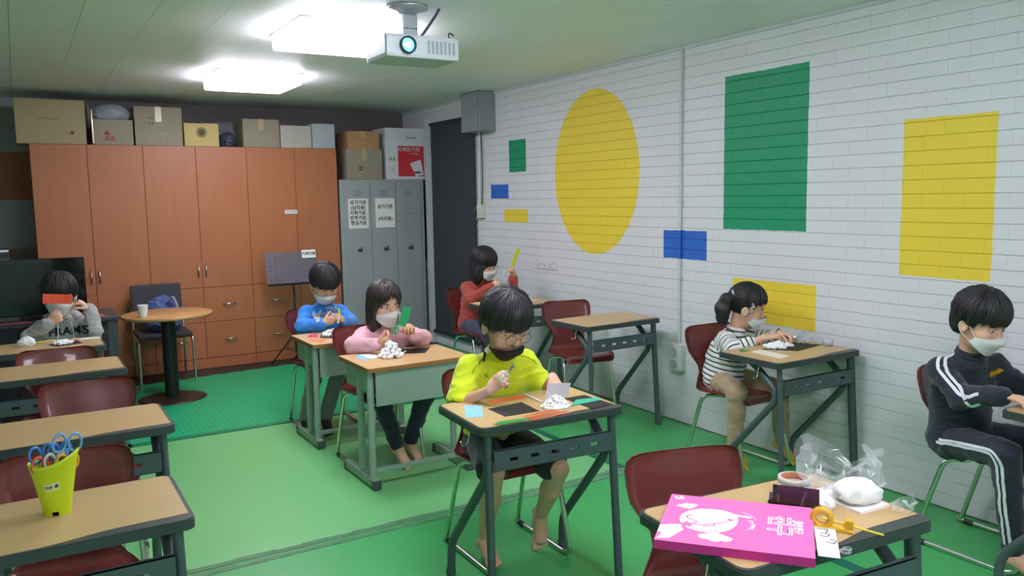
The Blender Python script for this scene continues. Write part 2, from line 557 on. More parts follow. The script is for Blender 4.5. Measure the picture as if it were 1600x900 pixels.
def head_group(root, B, hc, R, sc, neck, skin, hairm, style, nseed=0, eyes='down', strands=210, extra=None):
    """hc: head centre (world), R: 3x3 columns. returns body mesh part; adds hair, eyes, eyebrows as children"""
    hc = np.array(hc, float)
    def W(p): return hc + R @ (np.array(p, float) * sc)
    S = SDF(hc - .2 * sc, hc + .19 * sc, .0034)
    def E(c, r, k, mode='add', Rl=None): S.ell(W(c), np.array(r) * sc, R if Rl is None else R @ Rl, k * sc, mode)
    E((0, .008, .035), (.076, .088, .084), .01)
    E((0, -.02, -.03), (.062, .063, .072), .03)
    E((0, -.036, -.074), (.040, .040, .030), .03)
    for s in (-1, 1):
        E((s * .036, -.055, -.038), (.027, .024, .027), .02)
        E((s * .030, -.083, .001), (.017, .010, .010), .014, 'cut')
        E((s * .0795, .006, -.016), (.008, .019, .028), .006)
        E((s * .087, .002, -.014), (.006, .010, .017), .005, 'cut')
    S.cap(W((0, -.078, .006)), W((0, -.094, -.026)), .006 * sc, .0085 * sc, .014 * sc)
    for s in (-1, 1): S.cap(W((s * .009, -.084, -.029)), W((s * .004, -.09, -.029)), .006 * sc, .006 * sc, .006)
    S.cap(W((0, .02, -.05)), neck, .039 * sc, .041, .02)
    head = S.mesh()
    # eyes and eyebrows
    em = [mat('eye_white', (222, 220, 214), .3, var=0), mat('eye_iris', (30, 20, 16), .15, var=0), mat('lash', (28, 22, 20), .6, var=0), skin]
    for s in (-1, 1):
        mb = MB()
        T = Matrix([[*(R[i] * sc), hc[i] - B[i]] for i in range(3)] + [[0, 0, 0, 1]])
        lookz = -.0025 if eyes == 'down' else 0.0
        mb.sphere((s * .031, -.0715, .0), (.0145, .0105, .0075), 14, 9, 0, M=T)
        mb.sphere((s * .031 + (.002 if eyes == 'side' else 0), -.0790, lookz), (.0058, .0036, .0058), 12, 8, 1, M=T)
        top = .0045 if eyes != 'down' else .001
        arc = [(s * .031 + .0155 * math.cos(a), -.0815 + .010 * abs(math.cos(a)) ** 2, top * math.sin(a) + .0025) for a in np.linspace(0, PI, 9)]
        mb.tube(arc, [.0006] + [.0013] * 7 + [.0006], 6, 2, M=T)
        mb.sphere((s * .031, -.0708, .0062), (.0155, .0108, .0055 if eyes != 'down' else .0068), 14, 8, 3, M=T)
        mb.build('eye', em, root)
        mb = MB()
        arc = [(s * (.016 + .030 * u), -.0815 + .014 * u ** 2, .017 + .006 * math.sin(u * PI * .75)) for u in np.linspace(0, 1, 7)]
        mb.tube(arc, [.0012, .0022, .0024, .0024, .002, .0016, .0008], 6, M=T)
        mb.build('eyebrow', hairm, root)
    # hair
    st = HAIR_STYLES[style]; t = st['t']
    H = SDF(hc - .24 * sc, hc + .2 * sc, .0042)
    def HE(c, r, k, mode='add'): H.ell(W(c), np.array(r) * sc, R, k * sc, mode)
    HE((0, .010, .038), (.076 + t, .089 + t, .085 + t), .01)
    if style in ('boy', 'bowl', 'low'):
        HE((0, .045, -.015), (.066 + t * .6, .055 + t * .6, .07), .02)
        HE((0, -.045, .060), (.060, .045, .045), .02)
    if style == 'bob':
        HE((0, .026, -.03), (.088, .078, .13), .03)
        HE((-.055, -.004, -.07), (.042, .055, .085), .03); HE((.055, -.004, -.07), (.042, .055, .085), .03)
    if style == 'long':
        HE((0, .034, -.04), (.080, .062, .13), .03)
        HE((-.062, .006, -.06), (.028, .045, .1), .03); HE((.062, .006, -.06), (.028, .045, .1), .03)
    if extra:
        for (kind, *a) in extra:
            if kind == 'cap': H.cap(W(a[0]), W(a[1]), a[2] * sc, a[3] * sc, .01)
    X, Y, Z = H.ax[0][:, None, None] - hc[0], H.ax[1][None, :, None] - hc[1], H.ax[2][None, None, :] - hc[2]
    lx = (R[0, 0] * X + R[1, 0] * Y + R[2, 0] * Z) / sc; ly = (R[0, 1] * X + R[1, 1] * Y + R[2, 1] * Z) / sc; lz = (R[0, 2] * X + R[1, 2] * Y + R[2, 2] * Z) / sc
    th = np.degrees(np.arctan2(lx, -ly))
    def zb(th_deg):
        j = .0045 * np.sin(np.radians(th_deg) * 17 + nseed) + .003 * np.sin(np.radians(th_deg) * 41 + nseed * 2)
        return np.interp(th_deg, st['a'], st['z']) + j
    cutd = (zb(th) - lz) * .75 * sc
    H.f = np.maximum(H.f, cutd.astype(np.float32))
    if style in ('bob', 'long'):      # keep the face free
        H.ell(W((0, -.085, -.058)), np.array((.052, .075, .068)) * sc, R, .006, 'cut')
    if extra:
        for (kind, *a) in extra:
            if kind == 'tail': 
                pts = a[0]
                for i in range(len(pts) - 1): H.cap(W(pts[i][:3]), W(pts[i + 1][:3]), pts[i][3] * sc, pts[i + 1][3] * sc, .012)
    V, F = H.mesh()
    loc = (V - hc) @ R / sc
    th = np.arctan2(loc[:, 0], -(loc[:, 1] - .012)); rad = np.sqrt(loc[:, 0] ** 2 + loc[:, 1] ** 2)
    s1 = np.sin(th * 23 + nseed + 3 * loc[:, 2] * 10) * .5 + np.sin(th * 47 + 2 * nseed) * .35 + np.sin(th * 91) * .2
    N = vnormals(V, F)
    s2 = np.sin(th * 7 + nseed * 1.7 + loc[:, 2] * 22) + .7 * np.sin(th * 13 - loc[:, 2] * 35 + nseed)
    V = V + N * ((s1 * .0017 + s2 * .0022) * np.clip(rad / .03, 0, 1))[:, None]
    parts = [(V - B, F)]
    # locks lying on the cap
    rnd = random.Random(nseed + 11)
    mb = MB()
    T = Matrix([[*(R[i] * sc), hc[i] - B[i]] for i in range(3)] + [[0, 0, 0, 1]])
    for i in range(strands):
        a = rnd.uniform(-PI, PI); ad = math.degrees(a)
        zend = float(np.interp(ad, st['a'], st['z'])) - rnd.uniform(-.004, .009)
        if style in ('bob', 'long') : zend = max(zend, -.02) if abs(ad) > 45 else zend
        ph1 = math.acos(max(-1, min(1, (zend - .038) / (.086 + t)))); ph0 = rnd.uniform(.15, .9)
        if ph1 < ph0 + .2: continue
        pts = []; rr = []; w = rnd.uniform(-.22, .22); n = 7; lift = rnd.uniform(.005, .035)
        for j in range(n):
            u = j / (n - 1); ph = ph0 + (ph1 - ph0) * u
            aa = a + w * math.sin(u * 2.2)
            k = 1.004 + lift * math.sin(u * PI)
            pts.append(((.076 + t) * k * math.sin(ph) * math.sin(aa), .010 - (.089 + t) * k * math.sin(ph) * math.cos(aa), .038 + (.085 + t) * k * math.cos(ph)))
            rr.append(.0042 * (math.sin(u * PI * .8 + .35)) * rnd.uniform(.6, 1.15))
        rr[-1] = .0006
        mb.tube(pts, rr, 5, M=T, caps=False)
    Vq = np.array(mb.v); Fq = np.array([f for f in mb.f if len(f) == 4])
    if len(Fq): parts.append((Vq, Fq))
    np_object('hair', parts, hairm, root)
    return (head[0] - B, head[1])

def face_mask(root, B, hc, R, sc, m, loopm, drop=0.0):
    """shaped dust mask with three panels and ear loops; drop lowers it below the nose"""
    mb = MB(); nu, nv = 17, 11
    T = Matrix([[*(R[i] * sc), hc[i] - B[i]] for i in range(3)] + [[0, 0, 0, 1]])
    def P(u, v):
        au = abs(u)
        zt = -.010 - .030 * au ** 1.3 - drop; zbm = -.112 + .047 * au ** 1.6 - drop * .25
        z = zt + (zbm - zt) * v
        x = .069 * math.sin(u * 1.25) / math.sin(1.25) * (1 - .10 * math.sin(v * PI) * 0)
        y = -.108 + .062 * au ** 2.4 - .015 * math.exp(-((v - .30) / .2) ** 2) * (1 - au) + .030 * v ** 2 * (1 - .4 * au) - (.004 if v < .1 else 0) + drop * .2
        return (x, y, z)
    for off in (0.0, .0022):
        vs = []; fs = []
        for i in range(nv):
            for j in range(nu):
                p = Vector(P(-1 + 2 * j / (nu - 1), i / (nv - 1)))
                vs.append((p.x * (1 - off * 4), p.y + off, p.z))
        for i in range(nv - 1):
            for j in range(nu - 1):
                q = (i * nu + j, i * nu + j + 1, (i + 1) * nu + j + 1, (i + 1) * nu + j)
                fs.append(q if off == 0 else q[::-1])
        mb.add(vs, fs, 0, True, T)
    o = mb.build('face_mask', m, root)
    mb = MB()
    for k in (0.12, .5, .88):
        pts = [P(-1 + 2 * j / 16, k) for j in range(17)]
        if k == .12 or k == .5: mb.tube([(p[0], p[1] - .0006, p[2]) for p in pts], .0009, 5, M=T)
    mb.build('seam', m, o)
    for s in (-1, 1):
        mb = MB()
        a = P(s, .08); b = P(s, .92)
        pts = fillet([a, (s * .079, -.012, -.004), (s * .087, .016, .004), (s * .088, .024, -.02), (s * .083, .008, -.042), b], .012, 4)
        mb.tube(pts, .0013, 5, M=T)
        mb.build('ear_loop', loopm, o)
    return o

def glasses(root, B, hc, R, sc, m):
    T = Matrix([[*(R[i] * sc), hc[i] - B[i]] for i in range(3)] + [[0, 0, 0, 1]])
    mb = MB()
    Rx = Matrix.Rotation(PI / 2, 4, 'X')
    for s in (-1, 1):
        mb.torus(.0215, .0011, n=24, m=6, M=T @ Matrix.Translation((s * .031, -.097, -.006)) @ Rx @ Matrix.Rotation(0, 4, 'Z'), sx=1.05, sy=.95)
        mb.tube([(s * .053, -.096, -.002), (s * .072, -.06, .0), (s * .082, .0, .0), (s * .083, .02, -.012)], .0011, 6, M=T)
    mb.tube([(-.009, -.098, -.004), (0, -.1005, -.001), (.009, -.098, -.004)], .0011, 6, M=T)
    o = mb.build('glasses', m, root, label='thin wire-framed round glasses')
    return o

def trunk(S, P, C, N, SL, SR, g, wsc=1.0, belly=0.0):
    """torso volumes; g: extra thickness of the garment"""
    P, C, N, SL, SR = [np.array(q, float) for q in (P, C, N, SL, SR)]
    w = nrm(SR - SL); up = nrm(N - P); f = np.cross(w, up); w2 = np.cross(up, f)
    Rm = np.stack([w2, f, up], 1)
    S.ell(P, ((.118 + g) * wsc, .095 + g, .085 + g), Rm, .03)
    mid = P * .5 + C * .5
    S.ell(mid - f * 0, ((.098 + g + belly) * wsc, .080 + g + belly, .11), Rm, .05)
    S.ell(C, ((.108 + g) * wsc, .080 + g, .10 + g * .5), Rm, .05)
    S.cap(C * .5 + SL * .5, C * .5 + SR * .5, .052 + g, .052 + g, .05, flat=(f, .9))
    nl = N - up * .045
    for q in (SL, SR): S.cap(nl, q - up * .006, .034 + g * .6, .032 + g * .7, .04)
    S.cap(N, C, .040 + g * .3, .07, .04)
    return w, f, up

def bands(V, bones):
    """distance along the nearest bone, for sleeves and torso stripes"""
    best = np.full(len(V), 9.0); val = np.zeros(len(V))
    for (a, b, r, off) in bones:
        a = np.array(a, float); b = np.array(b, float); ab = b - a; L = np.linalg.norm(ab)
        t = (V - a) @ ab / L ** 2; tc = np.clip(t, -.1, 1.1)
        d = np.linalg.norm(V - (a + tc[:, None] * ab), axis=1) - r
        m = d < best; best[m] = d[m]; val[m] = t[m] * L + off
    return val

def bbox(pts, pad):
    A = np.array(pts, float); return A.min(0) - pad, A.max(0) + pad

def wrinkle(V, F, amp, freq, seed):
    N = vnormals(V, F)
    W = V * np.array([.8, .8, 1.25])
    r = np.clip(1 - 3.0 * np.abs(wav(W, freq * .62, seed)), 0, 1) + .8 * np.clip(1 - 3.2 * np.abs(wav(W[:, [1, 2, 0]], freq * 1.15, seed + 3)), 0, 1)
    return V + N * (amp * (1.5 * r - .4 + .5 * wav(V, freq * 2.0, seed + 2)))[:, None]

def build_person(name, label, B, J, look, skin, hairm, style, top, bottom, head_s=1.08, eyes='down', group=None,
                 hands=(), feet=(), sleeve_end=1.0, leg_end=1.0, wsc=1.0, gt=.014, seed=0, extra=None, collar=True, collar_r=.0065, hem=None, belly=0.0, shoe=None, slim=1.0):
    """J: joints P C N SL SR EL ER WL WR HL HR KL KR AL AR head; returns root and garment objects"""
    B = np.array(B, float)
    root = thing(name, label, 'person', tuple(B), 0, group)
    J = {k: np.array(v, float) for k, v in J.items()}
    out = {'root': root, 'B': B}
    # body
    pts = [J[k] for k in J]
    lo, hi = bbox(pts, .13)
    S = SDF(lo, hi, .0065)
    trunk(S, J['P'], J['C'], J['N'], J['SL'], J['SR'], 0, wsc)
    for s in 'LR':
        u = slim * (.86 if sleeve_end > 1.5 else 1.0); q = slim * (.86 if leg_end > 1 else 1.0)
        S.cap(J['S' + s], J['E' + s], .034 * u, .027 * u, .02)
        S.cap(J['E' + s], J['W' + s], .0275 * u, .0180, .008)
        S.cap(J['H' + s], J['K' + s], .056 * q, .043 * q, .03)
        S.cap(J['K' + s], (J['K' + s] * .6 + J['A' + s] * .4), .042 * q, .042 * q, .01)
        S.cap((J['K' + s] * .6 + J['A' + s] * .4), J['A' + s], .042 * q, .0245, .015)
    V, F = S.mesh()
    parts = [(V - B, F)]
    R = rot_from(look[0], look[1])
    parts.append(head_group(root, B, J['head'], R, head_s, J['N'], skin, hairm, style, seed, eyes, extra=extra))
    for h in hands:
        V2, F2 = hand_parts(el=J['EL'] if np.allclose(h['wr'], J['WL']) else J['ER'], **h); parts.append((V2 - B, F2))
    for ft in feet:
        V2, F2 = foot_parts(kn=J['KL'] if np.allclose(ft['an'], J['AL']) else J['KR'], **ft)
        if shoe is None: parts.append((V2 - B, F2))
        else: np_object(shoe[0], [(V2 - B, F2)], shoe[1], root, label=shoe[2])
    np_object('body', parts, skin, root)
    # top garment
    lo, hi = bbox([J[k] for k in ('P', 'C', 'N', 'SL', 'SR', 'EL', 'ER', 'WL', 'WR', 'HL', 'HR')], .16)
    S = SDF(lo, hi, .006)
    trunk(S, J['P'], J['C'], J['N'], J['SL'], J['SR'], gt, wsc, belly)
    for s in 'LR':
        a, b, c = J['S' + s], J['E' + s], J['W' + s]
        if sleeve_end > 1:
            k = sleeve_end - 1
            S.cap(a, b, .036 + gt * .6, .032 + gt * .8, .03)
            e = b + (c - b) * k
            S.cap(b, e, .034 + gt * .7, .024 + gt * .7, .015)
            S.cap(e, e + nrm(c - b) * .016, .0235 + gt * .35, .0225 + gt * .35, .004)
        else:
            e = a + (b - a) * sleeve_end
            S.cap(a, e, .038 + gt * .6, .047 + gt * .6, .03)
            S.cap(e + nrm(b - a) * .058, e + nrm(b - a) * .09, .062, .070, .002, mode='cut')
    if hem: S.plane((0, 0, hem), (0, 0, -1))
    # neckline
    up = nrm(J['N'] - J['C']); S.ell(J['N'] + up * .035, (.050, .050, .030), None, .006, 'cut')
    V, F = S.mesh()
    V = wrinkle(V, F, .0032, 34, seed)
    bl = [(J['P'], J['N'], .11, 0.0)]
    for s in 'LR':
        L1 = np.linalg.norm(J['E' + s] - J['S' + s])
        bl += [(J['S' + s], J['E' + s], .045, 0.5), (J['E' + s], J['W' + s], .035, 0.5 + L1)]
    at = bands(V, bl)
    out['top'] = np_object(top[0], [(V - B, F)], top[1], root, attr=at, label=top[2] if len(top) > 2 else None)
    out['topVF'] = (V - B, F)
    if collar:
        mb = MB()
        q = Vector(up).to_track_quat('Z', 'Y').to_matrix().to_4x4()
        mb.torus(.047, collar_r, n=26, m=8, M=Matrix.Translation(Vector(J['N'] + up * (.006 + collar_r * .3) - B)) @ q)
        if collar_r > .01: mb.torus(.046, collar_r * .8, n=26, m=8, M=Matrix.Translation(Vector(J['N'] + up * (.006 + collar_r * 1.5) - B)) @ q)
        mb.build('collar', top[1] if collar is True else collar, out['top'])
    # bottom garment
    lo, hi = bbox([J[k] for k in ('P', 'HL', 'HR', 'KL', 'KR', 'AL', 'AR')], .16)
    S = SDF(lo, hi, .0065)
    up = nrm(J['N'] - J['P'])
    w = nrm(J['SR'] - J['SL']); f = np.cross(w, up)
    S.ell(J['P'] - up * .01, (.124 * wsc, .103, .082), np.stack([np.cross(up, f), f, up], 1), .03)
    for s in 'LR':
        h_, k_, a_ = J['H' + s], J['K' + s], J['A' + s]
        if leg_end <= 1:
            e = h_ + (k_ - h_) * leg_end
            S.cap(h_, e, .066 * slim, .062, .03)
        else:
            S.cap(h_, k_, .067 * slim, .052 * slim, .03)
            e = k_ + (a_ - k_) * (leg_end - 1)
            S.cap(k_, e, .052 * slim, .040 * slim, .015)
    V, F = S.mesh()
    V = wrinkle(V, F, .003, 30, seed + 1)
    out['bottom'] = np_object(bottom[0], [(V - B, F)], bottom[1], root, label=bottom[2] if len(bottom) > 2 else None)
    out['botVF'] = (V - B, F)
    out['R'] = R; out['J'] = J
    return out

def bvh(VF): return BVHTree.FromPolygons([tuple(v) for v in VF[0]], [tuple(int(i) for i in f) for f in VF[1]])

def ribbon(tree, path, width, m, parent, name, B, out_from):
    """stripe lying on a garment: path (world) projected to the nearest cloth, seen from out_from"""
    pts = fillet(path, .05, 5); fine = []
    for i in range(len(pts) - 1):
        n = max(1, int((pts[i + 1] - pts[i]).length / .012))
        for j in range(n): fine.append(pts[i].lerp(pts[i + 1], j / n))
    fine.append(pts[-1]); fine = [p - Vector(B) for p in fine]
    hit = []
    for p in fine:
        co, no, _, _ = tree.find_nearest(p); hit.append((co, no))
    vs = []; fs = []
    for i, (co, no) in enumerate(hit):
        a = hit[max(0, i - 1)][0]; b = hit[min(len(hit) - 1, i + 1)][0]
        t = (b - a).normalized(); sd = t.cross(no).normalized()
        for k in (-1, -.33, .33, 1):
            q = co + sd * width / 2 * k
            c2, n2, _, _ = tree.find_nearest(q + no * .004); vs.append(c2 + n2 * .0022)
    for i in range(len(hit) - 1):
        for k in range(3): fs.append((i * 4 + k, i * 4 + k + 1, i * 4 + 5 + k, i * 4 + 4 + k))
    mb = MB(); mb.add(vs, fs, 0, True)
    return mb.build(name, m, parent)

def print_on(tree, vs, fs, origin, ex, ey, m, parent, name, B, off=.0022, far=.15):
    """flat lettering or emblem wrapped on a garment"""
    P = place(vs, Vector(origin) - Vector(B), ex, ey); ez = Vector(ex).cross(Vector(ey)).normalized()
    bm = bmesh.new(); bv = [bm.verts.new(p) for p in P]
    for f in fs:
        try: bm.faces.new([bv[i] for i in f])
        except ValueError: pass
    bmesh.ops.triangulate(bm, faces=bm.faces[:])
    for _ in range(2):
        bmesh.ops.subdivide_edges(bm, edges=[e for e in bm.edges if e.calc_length() > .008], cuts=1)
        bmesh.ops.triangulate(bm, faces=bm.faces[:])
    for v in bm.verts:
        r = tree.ray_cast(v.co + ez * far, -ez)
        if r[0] is not None: v.co = r[0] + r[1] * off
    bm.verts.index_update()
    mb = MB(); mb.add([v.co[:] for v in bm.verts], [[v.index for v in f.verts] for f in bm.faces])
    bm.free()
    return mb.build(name, m, parent)
# ------------------------------------------------------------ the room
XW, YB, ZC, XL, YF = 3.65, 8.3, 2.42, -2.4, -2.6
WALL_SHAPES = [
    ('oval', 4.345, 5.368, 1.066, 2.269, (236, 208, 62)),
    ('rect', 2.958, 3.565, 1.285, 2.185, (16, 146, 104)),
    ('rect', 1.965, 2.403, 1.09, 1.832, (236, 208, 62)),
    ('rect', 3.702, 4.098, 1.083, 1.265, (40, 102, 196)),
    ('rect', 2.882, 3.482, .746, .995, (236, 208, 62)),
    ('rect', 5.795, 6.066, 1.706, 1.976, (16, 146, 104)),
    ('rect', 6.085, 6.39, 1.485, 1.607, (40, 102, 196)),
    ('rect', 5.777, 6.161, 1.28, 1.391, (236, 208, 62)),
    ('rect', 7.62, 8.0, .86, 1.815, (40, 88, 186)),
]
m_wall = painted('painted_brick', (222, 223, 228), WALL_SHAPES, (1, 2))
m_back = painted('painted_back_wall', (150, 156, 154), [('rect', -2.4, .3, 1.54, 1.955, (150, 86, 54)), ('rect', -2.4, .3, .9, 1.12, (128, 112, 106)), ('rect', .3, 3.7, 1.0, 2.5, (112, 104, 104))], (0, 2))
m_plain = mat('plain_wall', (205, 212, 212), .6, var=.03, bump=.1)
m_ceil = mat('ceiling_paint', (244, 245, 248), .5, var=.05, vscale=1.5, bump=.05, bscale=20)
m_floor = mat('floor_slab', (60, 52, 46), .6, var=.2)
m_vinyl = mat('vinyl_light', (118, 196, 124), .30, var=.06, vscale=1.2, bump=.05, bscale=90, spec=.5)
m_vinyl2 = mat('vinyl_deep', (64, 168, 92), .34, var=.06, vscale=1.3, bump=.05, bscale=90)
m_tape = mat('seam_tape', (52, 120, 88), .2, var=.35, vscale=22, bump=.5, bscale=30, rgb2=(120, 150, 122))
m_tape2 = mat('floor_tape', (20, 110, 88), .3, var=.12, vscale=14)

def struct(mb, name, m, parent=None, kind='structure'):
    o = mb.build(name, m, parent)
    if parent is None: o['kind'] = kind
    return o

floor = struct(MB().box((XL, YF, -.12), (XW + .2, YB + .1, -.004)), 'floor', m_floor)
# vinyl sheets meeting at taped seams
MB().box((.30, 3.385, -.004), (2.755, 5.50, 0.0)).build('vinyl_sheet', m_vinyl, floor)
MB().box((XL, 3.385, -.004), (.296, 5.42, -.0002)).build('vinyl_sheet', m_vinyl, floor)
MB().box((XL, YF, -.004), (2.755, 3.38, 0.0)).build('vinyl_sheet', m_vinyl2, floor)
MB().box((2.76, YF, -.004), (XW, 5.50, 0.0)).build('vinyl_sheet', m_vinyl2, floor)
mb = MB()
rnd = random.Random(5)
for (y0, w) in ((3.33, .028), (3.385, .035)):
    xs = np.linspace(XL, 2.76, 90)
    for i in range(89):
        yy = y0 + .009 * (xs[i] + .5) * .25 + rnd.uniform(-.003, .003)
        mb.box((xs[i], yy, -.001), (xs[i + 1] + .002, yy + w + rnd.uniform(-.004, .006), .0016 + rnd.uniform(0, .0012)))
mb.build('seam_tape', m_tape, floor)
mb = MB()
for i in range(60):
    y0 = YF + i * .133
    if y0 > 5.3: break
    mb.box((2.735 + rnd.uniform(-.004, .004), y0, -.001), (2.79 + rnd.uniform(-.004, .004), y0 + .135, .0018))
mb.build('floor_tape', m_tape2, floor)

# ceiling panels
ceiling = struct(MB().box((XL, YF, ZC + .006), (XW + .2, YB + .1, ZC + .12)), 'ceiling', mat('ceiling_void', (90, 95, 90), .8, var=0))
cp = None
xe = [XL]
x = .0325 - .3035 * 8
while x < XW:
    if x > XL + .02: xe.append(x)
    x += .3035
xe.append(XW)
for i in range(len(xe) - 1):
    off = (i * .61) % 1.8
    y = YF - off
    while y < YB:
        a, b = max(y, YF), min(y + 1.8, YB)
        dz = rnd.uniform(0, .0012)
        if b - a > .02:
            mb = MB().box((xe[i] + .0009, a + .0009, ZC + dz), (xe[i + 1] - .0009, b - .0009, ZC + .008))
            mb.build('ceiling_panel', m_ceil, ceiling)
        y += 1.8

# right wall of painted cement bricks
wall_right = struct(MB().box((XW + .006, YF, 0), (XW + .2, YB, ZC)), 'wall_right', m_wall)
def brick_geo(L, Hh, d=.03, c=.0018):
    """box with softened front; local x=0 is the mean face, extends to +x"""
    y0, y1, z0, z1 = -L / 2, L / 2, -Hh / 2, Hh / 2
    e = .0003
    vs = [(0, y0 + e, z0 + c), (0, y1 - e, z0 + c), (0, y1 - e, z1 - c), (0, y0 + e, z1 - c),
          (c * .8, y0, z0), (c, y1, z0), (c, y1, z1), (c, y0, z1), (d, y0, z0), (d, y1, z0), (d, y1, z1), (d, y0, z1)]
    fs = [(0, 3, 2, 1)]
    for i in range(4):
        j = (i + 1) % 4
        fs.append((i, j, 4 + j, 4 + i)); fs.append((4 + i, 4 + j, 8 + j, 8 + i))
    return vs, fs
courses = []
for r in range(36):
    z = .0045 + r * .0671 + .0335
    for c in range(-2, 42):
        y = c * .2 + (.1 if r % 2 else 0) + .1
        if y > YB: continue
        courses.append((y, z))
front = sorted([q for q in courses if q[0] > 1.55], key=lambda q: q[0])[:290]
fset = set(front)
bv, bf = brick_geo(.19985, .0654)
bm_me = MB().add(bv, bf).build('brick', m_wall, wall_right)
first = True
rb = random.Random(3)
rest = MB()
for (y, z) in courses:
    loc = (XW + rb.uniform(-.0003, .0003), y, z); rot = (rb.uniform(-.003, .003), rb.uniform(-.006, .006), rb.uniform(-.0006, .0006))
    if (y, z) in fset:
        o = bm_me if first else bm_me.copy()
        if not first: COL.objects.link(o)
        first = False
        o.location = loc; o.rotation_euler = rot
    else:
        rest.add([(loc[0] + v[0], loc[1] + v[1], loc[2] + v[2]) for v in bv], bf)
o = rest.build('brickwork', m_wall, wall_right); o['kind'] = 'stuff'
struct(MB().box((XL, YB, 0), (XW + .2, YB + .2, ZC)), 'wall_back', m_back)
struct(MB().box((XL - .2, YF, 0), (XL, YB, ZC)), 'wall_left', m_plain)
struct(MB().box((XL - .2, YF - .2, 0), (XW + .2, YF, ZC)), 'wall_front', m_plain)
m_trim = mat('trim_paint', (196, 204, 206), .5, var=.04)
struct(MB().box((XW - .012, YF, ZC - .022), (XW - .0015, YB, ZC - .001)), 'trim_1', m_trim)
struct(MB().box((XW - .05, 7.60, .0), (XW - .002, 7.66, 2.30), ch=.004), 'trim_2', m_trim)

# ------------------------------------------------------------ green woven mat, patterned rug
m_mat = bpy.data.materials.new('woven_mat'); m_mat.use_nodes = True
nt = m_mat.node_tree; b = nt.nodes['Principled BSDF']; b.inputs['Roughness'].default_value = .45
tc = node(nt, 'ShaderNodeTexCoord'); mp = node(nt, 'ShaderNodeMapping'); mp.inputs['Rotation'].default_value = (0, 0, PI / 4)
nt.links.new(tc.outputs['Object'], mp.inputs[0])
ck = node(nt, 'ShaderNodeTexChecker'); ck.inputs['Scale'].default_value = 40
ck.inputs['Color1'].default_value = lin((24, 176, 116)); ck.inputs['Color2'].default_value = lin((18, 154, 100))
nt.links.new(mp.outputs[0], ck.inputs['Vector']); nt.links.new(ck.outputs[0], b.inputs['Base Color'])
bp = node(nt, 'ShaderNodeBump'); bp.inputs['Strength'].default_value = .5; bp.inputs['Distance'].default_value = .003
nt.links.new(ck.outputs['Fac'], bp.inputs['Height']); nt.links.new(bp.outputs[0], b.inputs['Normal'])
mt = thing('floor_mat', 'bright green woven plastic mat with scalloped far edge before the wooden cabinets', 'mat', (2.0, 6.3, 0))
ol = [(-1.50, -.86), (1.645, -.86), (1.645, 1.24)]
n = 40
for i in range(n + 1):
    u = i / n; xx = 1.6 - u * 3.08
    ol.append((xx, .90 + (.30 * (1 - u)) + .012 * math.sin(i * PI)+ (.014 if i % 2 else -.014)))
MB().prism(ol, -.003, .006).build('woven_field', m_mat, mt)
m_edge = mat('mat_edge', (14, 128, 86), .4, var=.1)
MB().box((-1.52, -.90, -.003), (1.645, -.845, .008), ch=.002).build('border', m_edge, mt)
MB().box((-1.55, -.90, -.003), (-1.495, .9, .008), ch=.002).build('border', m_edge, mt)
rug = MB().box((-.25, -.26, 0), (.25, .26, .003), ch=.001).build('patterned_rug', mat('rug', (222, 206, 178), .8, var=.1, rgb2=(120, 84, 62), vscale=12), None)
rug.location = (.20, 5.72, 0)
nt = rug.data.materials[0].node_tree
for nn in nt.nodes:
    if nn.type == 'MIX':
        r = node(nt, 'ShaderNodeValToRGB'); r.color_ramp.elements[0].position = .52; r.color_ramp.elements[1].position = .57
        l = nn.inputs[0].links[0]; src = l.from_socket; nt.links.remove(l); nt.links.new(src, r.inputs[0]); nt.links.new(r.outputs[0], nn.inputs[0])
tag(rug, 'beige rug with brown blotches by the corner of the green mat', 'rug')

# ------------------------------------------------------------ ceiling lights
m_diff = mat('lamp_diffuser', (240, 248, 255), .4, var=0, emit=LAMP_COLOR, estr=LAMP)
m_lampframe = mat('lamp_frame', (225, 230, 232), .4, var=0)
def ceiling_light(x, y, label):
    t = thing('ceiling_light', label, 'light', (x, y, ZC), 0, 'square ceiling lights')
    MB().box((-.30, -.30, -.012), (.30, .30, 0), ch=.003).build('frame', m_lampframe, t)
    MB().box((-.29, -.29, -.085), (.29, .29, -.012), ch=.02).build('diffuser', m_diff, t)
    return t
ceiling_light(1.58, 4.42, 'bright square ceiling light nearer the projector')
ceiling_light(1.56, 6.28, 'bright square ceiling light farther back, before the cabinets')
ceiling_light(1.58, 2.50, 'square ceiling light above the yellow shirt boy, out of the frame')
ceiling_light(1.58, .55, 'square ceiling light overhead near the viewer, out of the frame')
ceiling_light(1.58, -1.30, 'unseen square fill light added behind the viewer')  # extra fixture added to brighten surfaces that face the camera
ceiling_light(-1.20, -1.30, 'unseen square fill light added behind the viewer on the left')  # added off-view fixture, fill for the locker, ceiling and upper wall

